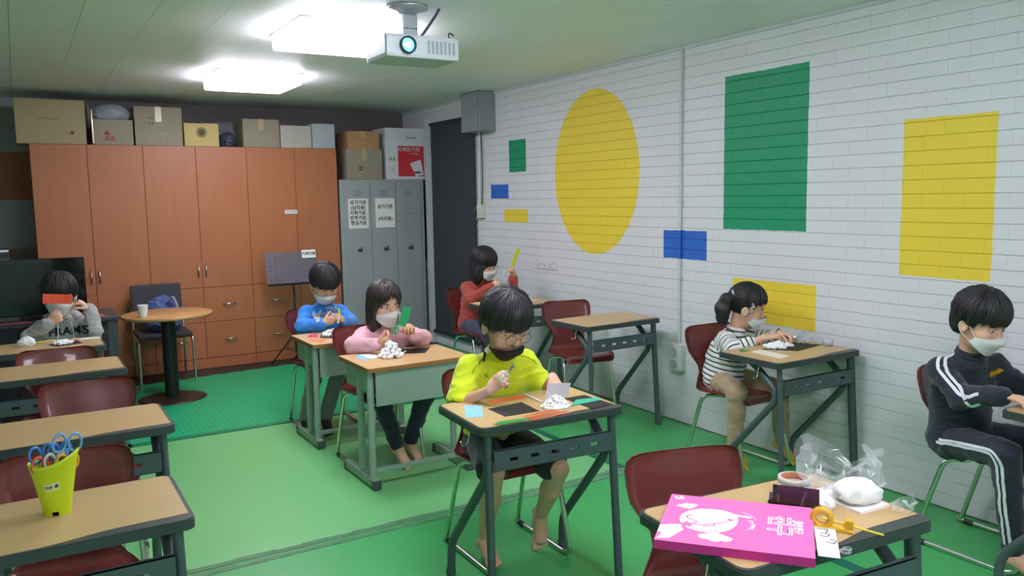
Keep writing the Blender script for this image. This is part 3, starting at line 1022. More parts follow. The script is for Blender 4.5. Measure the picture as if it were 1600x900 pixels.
# ------------------------------------------------------------ projector
m_proj = mat('projector_shell', (196, 202, 206), .4, var=.03)
m_dark = mat('dark_plastic', (34, 36, 40), .4, var=.05)
pj = thing('projector', 'pale grey projector with glowing cyan lens hanging from ceiling', 'projector', (1.70, 3.72, 2.21))
mb = MB(); mb.box((-.19, -.13, -.055), (.19, .13, .055), ch=.018)
mb.build('housing', m_proj, pj)
Rx = Matrix.Rotation(PI / 2, 4, 'X')
MB().lathe([(0, .0), (.036, .0), (.040, .004), (.040, .022), (.033, .024), (.033, .006), (0, .004)], 28, M=Matrix.Translation((-.085, -.128, .002)) @ Rx).build('lens_ring', m_dark, pj)
MB().sphere((-.085, -.138, .002), (.031, .008, .031), 20, 10).build('lens', mat('lens_glow', (60, 210, 240), .1, var=0, emit=(.05, .60, 1.0), estr=4.0), pj)
MB().sphere((-.085, -.1455, .002), (.013, .003, .013), 14, 8).build('lens_hot_spot', mat('lens_core', (220, 250, 255), .1, var=0, emit=(.75, 1, 1), estr=8.0), pj)
mb = MB()
for i in range(7): mb.box((.02 + i * .022, -.1325, -.03), (.032 + i * .022, -.129, .03))
mb.build('vent_grille', mat('vent_grey', (150, 156, 160), .5, var=0), pj)
mb = MB(); mb.box((-.09, -.06, .055), (.05, .06, .063), ch=.002); mb.box((-.06, -.025, .06), (.02, .025, .17), ch=.004); mb.lathe([(.0, .21), (.10, .21), (.10, .195), (.05, .185), (.035, .165), (0, .165)], 24, c=(-.02, 0, 0))
mb.build('ceiling_bracket', mat('bracket_metal', (180, 186, 192), .35, .6, var=.03), pj)
mb = MB()
for k in range(5): mb.lathe([(0, .0), (.004, .0), (.004, .004), (0, .004)], 8, c=(-.05 + k * .015, -.027, .10), M=None)
mb.build('bolt', m_dark, pj)
MB().tube(fillet([(.03, .02, .055), (.05, .0, .075), (.09, -.01, .13), (.13, -.02, .19), (.14, -.02, .21)], .03), .007, 8).build('cable', mat('cable_grey', (60, 66, 90), .5, var=0), pj)
MB().tube(fillet([(.15, -.10, .055), (.145, -.10, .075), (.16, -.09, .085), (.175, -.1, .07)], .01), .004, 6).build('antenna_wire', m_dark, pj)

# ------------------------------------------------------------ door-sized roller screen, junction box, conduit, sockets
m_screen = mat('screen_cloth', (58, 63, 72), .75, var=.06, vscale=3, bump=.15, bscale=120)
rs = thing('roller_blind', 'tall dark grey blind covering the doorway in the brick wall', 'blind', (XW, 7.05, .10))
mb = MB()
n = 30
vs = []; fs = []
for i in range(n + 1):
    u = i / n; y = .49 - u * .90
    xx = -.030 + .004 * math.sin(u * 9)
    vs += [(xx, y, .03), (xx, y + .01 * math.sin(u * 3), 2.12)]
for i in range(n): fs.append((2 * i, 2 * i + 1, 2 * i + 3, 2 * i + 2))
mb.add(vs, fs, 0, True)
mb.add([(v[0] + .004, v[1], v[2]) for v in vs], [f[::-1] for f in fs], 0, True)
mb.build('cloth', m_screen, rs)
MB().tube([(-.03, .505, .03), (-.03, -.425, .03)], .014, 10).build('bottom_bar', m_dark, rs)
for s in (.50, -.42): MB().sphere((-.03, s, .03), .022, 12, 8).build('bar_knob', m_dark, rs)
MB().tube([(-.03, .495, 2.13), (-.03, -.405, 2.13)], .018, 10).build('roller', m_dark, rs)
jb = thing('junction_box', 'grey metal cable box high on the brick wall beside the dark blind', 'box', (XW, 6.46, 2.08))
m_jb = mat('box_grey', (148, 155, 160), .45, .1, var=.04)
MB().box((-.16, -.17, 0), (-.002, .17, .335), ch=.004).build('case', m_jb, jb)
MB().box((-.166, -.15, .02), (-.159, .15, .315), ch=.002).build('lid', m_jb, jb)
MB().sphere((-.168, -.12, .12), .007, 8, 6).build('screw', mat('screw_metal', (200, 205, 205), .3, .8, var=0), jb)
m_pvc = mat('pvc_white', (216, 220, 216), .4, var=.03)
cd = MB().tube([(XW - .012, 6.56, 2.08), (XW - .012, 6.58, 1.42)], .012, 8).tube(fillet([(XW - .018, 6.52, 2.08), (XW - .02, 6.50, 1.75), (XW - .016, 6.53, 1.42)], .3), .005, 6, mi=1).build('wall_cable', [m_pvc, m_dark])
tag(cd, 'thin white and dark cables running down from the grey cable box', 'cable')
sw = thing('light_switch', 'cream light switch box below the grey cable box', 'switch', (XW, 6.55, 1.31))
MB().box((-.035, -.05, 0), (-.002, .05, .12), ch=.004).build('plate', mat('cream_plastic', (222, 216, 196), .4, var=.03), sw)
for k in (-.02, .02): MB().box((-.041, k - .012, .03), (-.034, k + .012, .09), ch=.002).build('rocker', m_pvc, sw)
MB().tube(fillet([(-.02, .05, .08), (-.03, .09, .10), (-.02, .12, .05), (-.02, .10, 0.0), (-.02, .07, -.02)], .03), .006, 6).build('wire_loop', mat('wire_grey', (150, 150, 145), .5, var=0), sw)
cn = MB().tube([(XW - .011, 3.925, ZC - .002), (XW - .011, 3.935, .52)], .011, 10)
for z in (2.0, 1.45, .95): cn.box((XW - .024, 3.93 - .018, z), (XW - .001, 3.93 + .018, z + .014))
m_cond = painted('conduit_paint', (206, 212, 214), [('rect', 3.5, 4.3, 1.083, 1.265, (40, 102, 196))], (1, 2), bump=.05)
cn = cn.build('wall_conduit', m_cond); tag(cn, 'slim white conduit pipe running down the brick wall to the socket', 'pipe')
so = thing('wall_socket', 'white double wall socket at the foot of the conduit pipe', 'socket', (XW, 3.94, .35))
MB().box((-.045, -.055, 0), (-.002, .055, .175), ch=.006).build('housing', m_pvc, so)
for z in (.045, .125):
    MB().lathe([(0, 0), (.02, 0), (.026, .008), (.024, .01), (.018, .004), (0, .003)], 20, M=Matrix.Translation((-.046, 0, z)) @ Matrix.Rotation(-PI / 2, 4, 'Y')).build('outlet', mat('outlet_grey', (168, 176, 176), .4, var=0), so)
pt = thing('wall_patch', 'rectangular plate painted over on the brick wall beside the red sweater child', 'panel', (XW, 5.51, .91))
MB().box((-.010, -.16, 0), (.002, .16, .10), ch=.002).build('plate', m_wall, pt)
mb = MB(); rr_ = random.Random(4)
for i in range(10):
    y = rr_.uniform(-.12, .12); z = rr_.uniform(.02, .08)
    mb.tube([(-.0105, y, z), (-.0125, y + rr_.uniform(-.03, .03), z + rr_.uniform(-.02, .02)), (-.0105, y + rr_.uniform(-.04, .04), z + rr_.uniform(-.02, .02))], .002, 5)
mb.build('scratches', mat('scuff', (170, 172, 170), .6, var=0), pt)

# ------------------------------------------------------------ tall wooden cabinets
m_wood = mat('cherry_wood', (186, 118, 78), .42, var=.1, vscale=3.0, stretch=(6, 6, .7), rgb2=(168, 98, 62), bump=.03, bscale=20)
m_wood2 = mat('cherry_wood_side', (165, 98, 62), .45, var=.1, vscale=3.0, stretch=(6, 6, .7))
m_gap = mat('gap_dark', (38, 24, 18), .8, var=0)
m_chrome = mat('chrome', (214, 214, 208), .22, 1.0, var=0)
def bow(mb, c, ln, vertical=True):
    pts = []
    for i in range(9):
        u = i / 8 * 2 - 1; y = -.026 * (1 - u * u) - .002
        pts.append((c[0], c[1] + y, c[2] + u * ln / 2) if vertical else (c[0] + u * ln / 2, c[1] + y, c[2]))
    return mb.tube(pts, [.003] + [.006] * 7 + [.003], 8)
def cabinet(x0, x1, xm, label, full=(False, False), handles=((True, True))):
    t = thing('wooden_cabinet', label, 'cabinet', ((x0 + x1) / 2, 7.63, 0), 0, 'wall of cherry wood cabinets')
    cx = (x0 + x1) / 2; a, b_, m_ = x0 - cx, x1 - cx, xm - cx
    mb = MB(); mb.box((a + .001, .018, .02), (b_ - .001, .55, 1.985)); mb.build('body', m_wood2, t)
    MB().box((a + .001, .006, .0), (b_ - .001, .02, .092)).build('plinth', m_wood, t)
    for k, (p, q) in enumerate(((a, m_), (m_, b_))):
        zb = .096 if full[k] else .738
        d = MB().box((p + .0018, 0, zb), (q - .0018, .018, 1.982), ch=.0015).build('door', m_wood, t)
        hx = (q - .032) if k == 0 else (p + .032)
        bow(MB(), (hx, 0, .885), .12).build('handle', m_chrome, d)
        if not full[k]:
            for (z0, z1) in ((.424, .734), (.096, .420)):
                dr = MB().box((p + .0018, 0, z0), (q - .0018, .018, z1), ch=.0015).build('drawer', m_wood, t)
                bow(MB(), ((p + q) / 2, 0, z0 + (z1 - z0) * .5), .12, False).build('handle', m_chrome, dr)
    return t
cab1 = cabinet(.118, .949, .525, 'leftmost cherry wood cabinet, behind the black television', (False, True))
cab2 = cabinet(.949, 1.81, 1.375, 'middle cherry wood cabinet, behind the round table chair')
cab3 = cabinet(1.81, 2.657, 2.25, 'rightmost cherry wood cabinet, behind the music stand')
m_black = mat('black_ink', (22, 22, 24), .6, var=0)
m_paper = mat('white_paper', (232, 232, 228), .7, var=.02)
m_papr2 = mat('paper_edge', (205, 205, 200), .7, var=0)
lb = MB().box((-.058, -.0012, 0), (.058, 0, .036)).build('name_sticker', m_paper, None)
lb.location = (2.195, 7.629, 1.375); tag(lb, 'small white sticker on the right cherry cabinet door', 'sticker')
write('성가대실', .026, (0, -.0016, .018), (1, 0, 0), (0, 0, 1), mat('faint_ink', (120, 116, 112), .6, var=0), lb)

# ------------------------------------------------------------ grey steel locker
m_lock = mat('locker_grey', (164, 170, 170), .42, .15, var=.05, vscale=2)
m_lockd = mat('locker_dark', (60, 66, 68), .5, var=0)
lk = thing('steel_locker', 'grey steel three-door locker with printed white notices', 'locker', (3.125, 7.63, 0))
mb = MB(); mb.box((-.445, .012, .0), (.445, .5, 1.69), ch=.004); mb.build('body', m_lock, lk)
for i, (p, q) in enumerate(((-.405, -.135), (-.131, .135), (.139, .405))):
    d = MB().box((p, 0, .10), (q, .014, 1.655), ch=.004).build('door', m_lock, lk)
    mb = MB(); mb.lathe([(0, -.004), (.017, -.004), (.017, .004), (0, .004)], 16, M=Matrix.Translation(((p + q) / 2 + .0, -.002, 1.0)) @ Rx)
    mb.box(((p + q) / 2 + .018, -.012, .985), ((p + q) / 2 + .03, .0, 1.03), ch=.003)
    mb.build('latch', m_lockd, d)
    mb = MB()
    for s in range(4): mb.box(((p + q) / 2 - .04, -.001, 1.575 - s * .014), ((p + q) / 2 + .04, .002, 1.578 - s * .014))
    mb.build('vent_slots', m_lockd, d)
    if i == 2:
        mb = MB(); mb.box((p + .09, -.002, 1.33), (p + .18, .001, 1.375)); c_ = mb.build('card_holder', mat('silver_card', (180, 186, 186), .35, .5, var=.02), d)
        write('·:··:·', .030, (p + .135, -.0026, 1.352), (1, 0, 0), (0, 0, 1), m_black, d)
def notice(name, x0, z0, w, h, lines, label, y=7.628):
    n = MB().box((0, -.0015, 0), (w, 0, h)).build(name, m_paper, None)
    n.location = (x0, y, z0); tag(n, label, 'notice')
    for (s, size, zz) in lines: write(s, size, (w / 2, -.002, zz), (1, 0, 0), (0, 0, 1), m_black, n, bold=.0012)
    return n
notice('paper_notice', 2.755, 1.215, .205, .29, [('성가가운', .047, .250), ('(남자용)', .045, .200), ('지휘가운,', .045, .150), ('반주가운,', .045, .100), ('헌금가운', .045, .050)], 'white notice with five lines of lettering on the left locker door')
notice('paper_notice', 3.035, 1.215, .205, .29, [('성가가운', .045, .205), ('(여자용)', .045, .085)], 'white notice with two lines of lettering on the middle locker door')

# ------------------------------------------------------------ boxes and bags on top
m_card = mat('cardboard', (176, 158, 122), .75, var=.06, vscale=6, bump=.05)
m_card2 = mat('cardboard_grey', (158, 148, 128), .75, var=.06, vscale=6)
m_card3 = mat('cardboard_yellow', (208, 184, 118), .7, var=.05, vscale=6)
m_tapeb = mat('packing_tape', (190, 168, 130), .25, var=.03)
def carton(x0, x1, z, h, m, label, y=7.66, d=.30, marks=(), flap=True, rot=0, group=None):
    t = thing('cardboard_box', label, 'box', ((x0 + x1) / 2, y + d / 2, z), rot, group)
    w = x1 - x0
    MB().box((-w / 2, -d / 2, 0), (w / 2, d / 2, h), ch=.003).build('carton', m, t)
    if flap:
        MB().box((-w / 2 + .002, -d / 2 + .002, h), (w / 2 - .002, -.002, h + .004)).build('flap', m, t)
        MB().box((-w / 2 + .002, .002, h), (w / 2 - .002, d / 2 - .002, h + .004)).build('flap', m, t)
        MB().box((-.025, -d / 2 - .0012, h * .62), (.025, -d / 2 + .001, h + .0055)).box((-.025, -d / 2, h + .004), (.025, d / 2, h + .0055)).build('tape', m_tapeb, t)
    for (s, size, x, zz, col) in marks:
        write(s, size, (x, -d / 2 - .0008, zz), (1, 0, 0), (0, 0, 1), col, t)
    return t
m_ink = mat('box_ink', (92, 78, 58), .7, var=0); m_inkr = mat('box_ink_red', (150, 60, 52), .7, var=0)
carton(.035, .535, 1.987, .355, m_card, 'long brown cardboard box at the far left of the cabinet tops', marks=(('∴ ∵ ▴ ●', .04, .10, .09, m_ink), ('━━━━━', .03, -.02, .2, m_ink)), flap=False)
carton(.59, .89, 1.987, .21, m_card2, 'grey-brown box under a clear plastic bag on the cabinets', marks=(('▲', .06, -.05, .10, m_inkr), ('〓〓', .04, -.03, .05, m_inkr)), flap=False)
carton(.905, 1.285, 1.987, .325, m_card2, 'square grey-brown box with small dark marks on the cabinet tops', marks=(('▪▪\n▪▪', .045, -.06, .21, m_ink), ('∵∴\n∴', .04, .03, .08, m_paper)))
carton(1.298, 1.588, 1.987, .20, m_card3, 'low yellowish box with a round emblem on the cabinet tops', marks=(('◉', .11, 0, .115, m_ink),), flap=False)
carton(1.80, 2.13, 1.987, .25, m_card2, 'plain box right of the small dark bag on the cabinets')
carton(2.14, 2.43, 1.987, .205, mat('cardboard_pale', (188, 184, 172), .7, var=.04), 'pale box fourth from the right end of the cabinets', flap=False)
carton(2.44, 2.66, 1.987, .23, mat('cardboard_blue', (176, 184, 190), .7, var=.04), 'pale bluish box at the right end of the cabinet tops', flap=False)
carton(2.775, 3.145, 1.692, .295, m_card2, 'plain brown box standing on the left of the locker', y=7.68, marks=(('∴\n〓', .05, -.04, .13, m_ink),))
carton(2.80, 3.13, 1.992, .165, mat('cardboard_orange', (196, 150, 104), .7, var=.12, vscale=9), 'taped orange-brown box stacked on the plain box above the locker', y=7.70, d=.30)
cp = thing('copy_paper_box', 'white copy paper box with red printed panel on the locker', 'box', (3.41, 7.86, 1.692))
m_cpw = mat('carton_white', (216, 220, 224), .5, var=.02)
m_red = mat('print_red', (206, 48, 62), .5, var=.03)
MB().box((-.215, -.16, 0), (.215, .16, .50), ch=.004).build('carton', m_cpw, cp)
MB().box((-.222, -.165, .47), (.222, .165, .512), ch=.004).build('lid', m_cpw, cp)
MB().box((-.085, -.1612, .03), (.20, -.1598, .335)).build('red_panel', m_red, cp)
MB().add([(.04, -.1616, .16), (.11, -.1616, .03), (.195, -.1616, .045), (.165, -.1616, .20)], [(0, 1, 2, 3)]).build('paper_print', m_cpw, cp)
MB().box((.09, -.1618, .06), (.165, -.1612, .08)).build('bar_print', m_ink, cp)
write('퍼펙트카피', .055, (.035, -.1618, .295), (1, 0, 0), (0, 0, 1), m_cpw, cp)
write('COPY PAPER', .018, (.09, -.1618, .255), (1, 0, 0), (0, 0, 1), m_cpw, cp)
write('copy copy', .03, (.06, -.1665, .42), (1, 0, 0), (0, 0, 1), m_ink, cp)
write('A4', .06, (-.15, -.1618, .20), (1, 0, 0), (0, 0, 1), m_ink, cp)
write('75g', .03, (-.15, -.1618, .10), (1, 0, 0), (0, 0, 1), m_red, cp)
# plastic bag, dark bag, long bundles behind
def crumple(name, c, r, m, label, cat, seed, amp=.25, seg=26, rings=16, flat=True, stuff=None):
    mb = MB(); mb.sphere((0, 0, 0), 1.0, seg, rings)
    P = np.array(mb.v); d = 1 + amp * wav(P, 4.5, seed) + amp * .6 * wav(P, 11, seed + 4)
    P = P * d[:, None] * np.array(r)
    P[:, 2] = np.maximum(P[:, 2], -r[2] * .62)
    mb.v = [tuple(p) for p in P]
    if flat: mb.sm = [False] * len(mb.sm)
    o = mb.build(name, m, None); o.location = (c[0], c[1], c[2] + r[2] * .62)
    tag(o, label, cat)
    return o
def film(name, rgb=(225, 232, 235), fac=.72, rough=.08):
    m = bpy.data.materials.new(name); m.use_nodes = True; nt = m.node_tree
    out = nt.nodes['Material Output']; b = nt.nodes['Principled BSDF']
    b.inputs['Base Color'].default_value = lin(rgb); b.inputs['Roughness'].default_value = rough; b.inputs['Specular IOR Level'].default_value = 1.0
    b.inputs['Coat Weight'].default_value = 1.0; b.inputs['Coat Roughness'].default_value = .05
    tr = node(nt, 'ShaderNodeBsdfTransparent'); mx = node(nt, 'ShaderNodeMixShader')
    lw = node(nt, 'ShaderNodeLayerWeight'); lw.inputs['Blend'].default_value = .25
    f = math_node(nt, 'MULTIPLY_ADD', lw.outputs['Facing'], .45, 1 - fac)
    nt.links.new(f, mx.inputs[0]); nt.links.new(tr.outputs[0], mx.inputs[1]); nt.links.new(b.outputs[0], mx.inputs[2]); nt.links.new(mx.outputs[0], out.inputs[0])
    return m
m_film = film('clear_film', fac=.88); m_filmc = film('cloudy_film', (205, 212, 222), .55, .2)
crumple('plastic_bag', (.74, 7.80, 2.200), (.15, .12, .085), m_filmc, 'cloudy clear plastic bag lying on the grey-brown box', 'bag', 2, .12)
crumple('dark_bag', (1.69, 7.80, 1.987), (.088, .10, .085), mat('bag_navy', (62, 72, 92), .3, var=.1), 'small dark shiny bag between the yellowish box and plain box', 'bag', 5, .14)
hp = thing('coiled_hose', 'coiled grey hoop leaning between the first two boxes', 'hoop', (.562, 7.78, 2.22))
MB().torus(.085, .012, M=Matrix.Rotation(PI / 2, 4, 'Y') @ Matrix.Rotation(.0, 4, 'X')).build('coil', mat('hose_grey', (130, 128, 126), .4, var=.1), hp)
MB().tube([(.02, -.13, .05), (.018, -.135, -.0), (.02, -.135, -.225)], .009, 8).build('bright_rod', mat('rod_shine', (236, 206, 180), .2, .4, var=.05), hp)
bd = crumple('fabric_bundle', (1.95, 8.14, 1.99), (.75, .11, .18), mat('bundle_dull', (136, 130, 142), .7, var=.1), 'dull mauve cloth bundle heaped behind the boxes', 'bundle', 7, .08)
# ------------------------------------------------------------ desks and chairs
m_top = mat('laminate_tan', (196, 164, 116), .38, var=.04, vscale=5, bump=.02)
m_edge = mat('desk_edge', (56, 66, 66), .42, var=.04)
m_leg = mat('desk_leg', (78, 92, 96), .4, .15, var=.04)
m_shell = mat('plywood_maroon', (124, 54, 52), .25, var=.10, vscale=5, stretch=(1, 6, 6), rgb2=(98, 40, 40), coat=.3)
m_pad = mat('pad_charcoal', (54, 54, 60), .65, var=.05)
def rounded(x0, y0, x1, y1, r, n=5):
    out = []
    for (cx, cy, a0) in ((x1 - r, y0 + r, -90), (x1 - r, y1 - r, 0), (x0 + r, y1 - r, 90), (x0 + r, y0 + r, 180)):
        for i in range(n + 1):
            a = math.radians(a0 + 90 * i / n); out.append((cx + r * math.cos(a), cy + r * math.sin(a)))
    return out
HX, HY, HT = .305, .20, .70
def desk_dark(x, y, rot, label, group='dark-legged school desks'):
    """origin under the centre of the top; the front edge (with the panel) is at -y"""
    t = thing('school_desk', label, 'desk', (x, y, 0), rot, group)
    mb = MB(); mb.prism(rounded(-HX, -HY, HX, HY, .03), HT - .028, HT - .004)
    mb.prism(rounded(-HX + .003, -HY + .003, HX - .003, HY - .003, .03), HT - .004, HT)
    mb.build('tabletop', m_edge, t)
    # laminate with the curved front cut
    ol = [(HX - .012, -HY + .045)]
    for p in rounded(-HX + .010, -HY + .012, HX - .012, HY - .010, .026)[6:]: ol.append(p)
    for i in range(13):
        u = i / 12; xx = -.06 + u * .20; s = u * u * (3 - 2 * u)
        ol.append((xx, -HY + .012 + .030 * s))
    MB().prism(ol, HT, HT + .0012).build('laminate', m_top, t)
    for s in (-1, 1):
        mb = MB(); mb.tube([(s * .262, -.165, HT - .028), (s * .272, -.205, .006)], .019, 4, flat=(.8, 1.1)); mb.tube([(s * .272, -.205, .012), (s * .272, -.205, 0)], .021, 8); mb.build('front_leg', m_leg, t)
        mb = MB(); mb.tube(fillet([(s * .250, .02, HT - .028), (s * .252, -.03, .64), (s * .25, -.135, .555), (s * .252, -.135, .50), (s * .258, .19, .14), (s * .26, .20, .0)], .05, 5), .0175, 8); mb.tube([(s * .26, .20, .03), (s * .26, .20, 0)], .0205, 8); mb.build('rear_leg', m_leg, t)
        MB().box((s * .26 - .02, -.17, HT - .036), (s * .26 + .02, .14, HT - .026)).build('bracket', m_leg, t)
    # front panel with slots
    mb = MB(); x0, x1, z0, z1 = -.25, .25, .535, .610
    zc = (z0 + z1) / 2; y0, y1 = -.192, -.186
    mb.box((x0, y0, z0), (x1, y1, zc - .007)); mb.box((x0, y0, zc + .007), (x1, y1, z1))
    xs = [x0] + [v for k in range(5) for v in (-.17 + k * .085 - .017, -.17 + k * .085 + .017)] + [x1]
    for i in range(0, len(xs), 2): mb.box((xs[i], y0, zc - .007), (xs[i + 1], y1, zc + .007))
    mb.box((x0, y0, z1 - .002), (x1, y1 + .012, z1)); mb.box((x0, y0, z0), (x1, y1 + .012, z0 + .002))
    mb.build('front_panel', m_leg, t)
    mb = MB(); mb.tube(fillet([(-.275, -.05, HT - .04), (-.285, -.05, HT - .09), (-.305, -.05, HT - .10), (-.315, -.05, HT - .08)], .02), .003, 6); mb.build('bag_hook', m_chrome, t)
    return t

def desk_pale(x, y, rot, label):
    t = thing('school_desk', label, 'desk', (x, y, 0), rot, 'pale green school desks')
    m_pg = mat('pale_green_steel', (150, 172, 158), .42, .1, var=.04)
    m_pw = mat('desk_top_light', (206, 168, 116), .4, var=.05, vscale=4, stretch=(1, 5, 1))
    m_we = mat('desk_edge_wood', (160, 110, 66), .5, var=.05)
    H = .64
    MB().prism(rounded(-.30, -.22, .30, .22, .012), H - .022, H - .002).build('tabletop', m_we, t)
    MB().prism(rounded(-.299, -.219, .299, .219, .012), H - .002, H + .0005).build('laminate', m_pw, t)
    MB().box((-.255, -.205, H - .20), (.262, -.195, H - .022), ch=.003).box((-.255, -.205, H - .205), (.262, -.17, H - .197)).build('modesty_panel', m_pg, t)
    MB().box((-.255, -.195, H - .155), (.255, .16, H - .148)).build('shelf', m_pg, t)
    for s in (-1, 1):
        for yy in (-.175, -.03):
            MB().tube([(s * .275, yy, H - .022), (s * .275, yy, .05)], .0155, 10, flat=(1, 1.25)).build('leg', m_pg, t)
        MB().box((s * .275 - .02, -.225, .006), (s * .275 + .02, .20, .055), ch=.008).build('foot_bar', m_pg, t)
        for yy in (-.215, .19): MB().box((s * .275 - .023, yy - .016, 0), (s * .275 + .023, yy + .016, .05), ch=.004).build('foot_cap', m_leg, t)
        MB().box((s * .275 - .008, -.17, H - .14), (s * .275 + .008, .15, H - .022)).build('side_plate', m_pg, t)
    MB().box((-.27, -.185, .075), (.27, -.165, .10), ch=.004).build('foot_rail', m_pg, t)
    return t

def chair_shell(x, y, rot, label, group='maroon plywood chairs'):
    """origin on the floor under the seat; faces -y"""
    t = thing('school_chair', label, 'chair', (x, y, 0), rot, group)
    prof = [(-.205, .392, .155), (-.20, .408, .17), (-.185, .418, .180), (-.14, .426, .190), (-.05, .424, .195), (.04, .416, .193), (.10, .412, .185), (.145, .415, .170), (.172, .432, .150), (.188, .465, .128), (.196, .50, .117), (.203, .54, .122), (.212, .58, .150), (.222, .62, .175), (.232, .67, .184), (.242, .71, .184), (.248, .738, .176), (.2505, .752, .158), (.2515, .757, .135)]
    nu = 11; vs = []; n = len(prof)
    def P(i, u, off):
        yy, zz, w = prof[i]
        a = prof[max(0, i - 1)]; b = prof[min(n - 1, i + 1)]
        tx, tz = b[0] - a[0], b[1] - a[1]; L = math.hypot(tx, tz); ny, nz = -tz / L, tx / L   # towards the sitter
        cup = (.022 if i > 9 else .012) * u * u
        return (u * w, yy + ny * (off + cup), zz + nz * (off + cup))
    mb = MB()
    for off in (.005, -.005):
        vs = [P(i, -1 + 2 * j / (nu - 1), off) for i in range(n) for j in range(nu)]
        fs = []
        for i in range(n - 1):
            for j in range(nu - 1):
                q = (i * nu + j, i * nu + j + 1, (i + 1) * nu + j + 1, (i + 1) * nu + j)
                fs.append(q if off > 0 else q[::-1])
        mb.add(vs, fs, 0, True)
    o = n * nu
    rim = [i * nu for i in range(n)] + [(n - 1) * nu + j for j in range(1, nu)] + [i * nu + nu - 1 for i in range(n - 2, -1, -1)] + [j for j in range(nu - 2, 0, -1)]
    for k in range(len(rim)):
        a, b = rim[k], rim[(k + 1) % len(rim)]
        mb.f.append((b, a, a + o, b + o)); mb.m.append(0); mb.sm.append(False)
    mb.build('seat_shell', m_shell, t)
    for s in (-1, 1):
        path = fillet([(s * .12, .02, .400), (s * .165, .10, .392), (s * .182, .215, .02), (s * .182, .235, .011), (s * .182, -.17, .011), (s * .182, -.215, .03), (s * .165, -.14, .385), (s * .12, -.10, .402)], .045, 5)
        MB().tube(path, .0105, 9).build('sled_leg', m_chrome, t)
        MB().tube([(s * .182, .16, .009), (s * .182, .20, .009)], .0135, 8).build('glide', m_dark, t)
    MB().tube([(-.13, .02, .402), (.13, .02, .402)], .010, 8).tube([(-.13, -.10, .404), (.13, -.10, .404)], .010, 8).build('cross_bar', m_chrome, t)
    return t

# desks, front of each towards the viewer's side
desk_front = desk_dark(1.580, 1.330, -.085, 'tan school desk in the foreground holding the pink folder')
desk_dark(1.632, 2.590, -.06, 'tan school desk with craft papers in front of the yellow shirt boy')
desk_dark(3.215, 4.165, 0.03, 'empty tan school desk by the brick wall with clear top')
desk_dark(3.300, 2.760, 0.0, 'tan school desk by the brick wall before the striped shirt child')
desk_dark(3.180, 5.230, 0.0, 'tan school desk farthest along the brick wall, before the red sweater child')
desk_dark(3.310, 1.365, 0.0, 'school desk at the right edge before the dark tracksuit boy')
desk_dark(.030, 2.330, 0.0, 'nearest desk of the left column, holding the lime scissors cup')
desk_dark(.130, 3.285, 0.0, 'second desk of the left column, right behind the scissors cup')
desk_dark(.100, 4.500, 0.0, 'third desk of the left column with nothing on it')
desk_dark(.075, 5.285, 0.0, 'farthest desk of the left column, before the grey hoodie boy')
desk_pale(1.765, 4.085, .01, 'pale green steel desk with craft papers before the pink sweater girl')
desk_pale(1.745, 4.930, .01, 'pale green steel desk with coloured papers before the blue sweater boy')

chair_shell(1.545, 1.50, -.28, 'empty maroon plywood chair pulled up behind the foreground desk')
chair_shell(1.690, 2.88, -.02, 'maroon plywood chair under the yellow shirt boy')
chair_shell(3.24, 4.50, -.22, 'empty maroon chair behind the empty desk by the wall')
chair_shell(3.330, 3.13, .0, 'maroon plywood chair under the striped shirt child')
chair_shell(3.380, 1.78, .0, 'maroon plywood chair under the dark tracksuit boy')
chair_shell(3.13, 5.70, .10, 'maroon plywood chair under the red sweater child')
chair_shell(.045, 2.52, -.12, 'empty maroon chair pushed under the nearest left desk')
chair_shell(.175, 3.60, -.12, 'empty maroon chair with bright gloss behind the second left desk')
chair_shell(.110, 4.54, -.05, 'empty maroon chair with only its top seen behind third left desk')
chair_shell(1.700, 4.33, .0, 'maroon plywood chair under the pink sweater girl')
chair_shell(1.690, 5.26, .0, 'maroon plywood chair under the blue sweater boy')
chair_shell(.185, 5.70, .0, 'maroon plywood chair under the grey hoodie boy')

# ------------------------------------------------------------ round table, cup, stacking chair with bag
rt = thing('round_table', 'small round wooden table on a black pedestal', 'table', (.92, 6.60, 0))
MB().lathe([(0, .640), (.315, .640), (.322, .645), (.322, .661), (.315, .666), (0, .666)], 48).build('table_top', mat('table_wood', (196, 148, 92), .35, var=.08, vscale=3, stretch=(1, 7, 1)), rt)
m_blk = mat('black_steel', (30, 32, 34), .4, .2, var=.05)
MB().tube([(0, 0, .02), (0, 0, .64)], .052, 20).build('column', m_blk, rt)
MB().lathe([(0, 0), (.245, 0), (.248, .006), (.20, .016), (.08, .026), (0, .028)], 44).build('base_plate', mat('base_brown', (62, 52, 44), .4, .2, var=.08), rt)
MB().lathe([(0, .625), (.12, .625), (.12, .64)], 24).build('mounting_disc', m_blk, rt)
pc = thing('paper_cup', 'white paper cup on the round wooden table', 'cup', (.735, 6.46, .666))
MB().lathe([(0, .002), (.026, .002), (.027, 0), (.0275, .003), (.037, .088)], 28).lathe([(.0355, .088), (.026, .004), (0, .004)], 28).build('wall', m_paper, pc)
MB().torus(.0365, .0022, c=(0, 0, .088)).build('rolled_rim', m_paper, pc)
oc = thing('stacking_chair', 'charcoal padded chair with chrome legs behind the round table', 'chair', (.965, 7.25, 0), 0)
MB().box((-.205, -.20, .395), (.205, .20, .435), ch=.014).build('seat', m_pad, oc)
mb = MB(); mb.box((-.20, -.014, 0), (.20, .014, .34), ch=.012, M=Matrix.Translation((0, .215, .47)) @ Matrix.Rotation(-.13, 4, 'X')); mb.build('backrest', m_pad, oc)
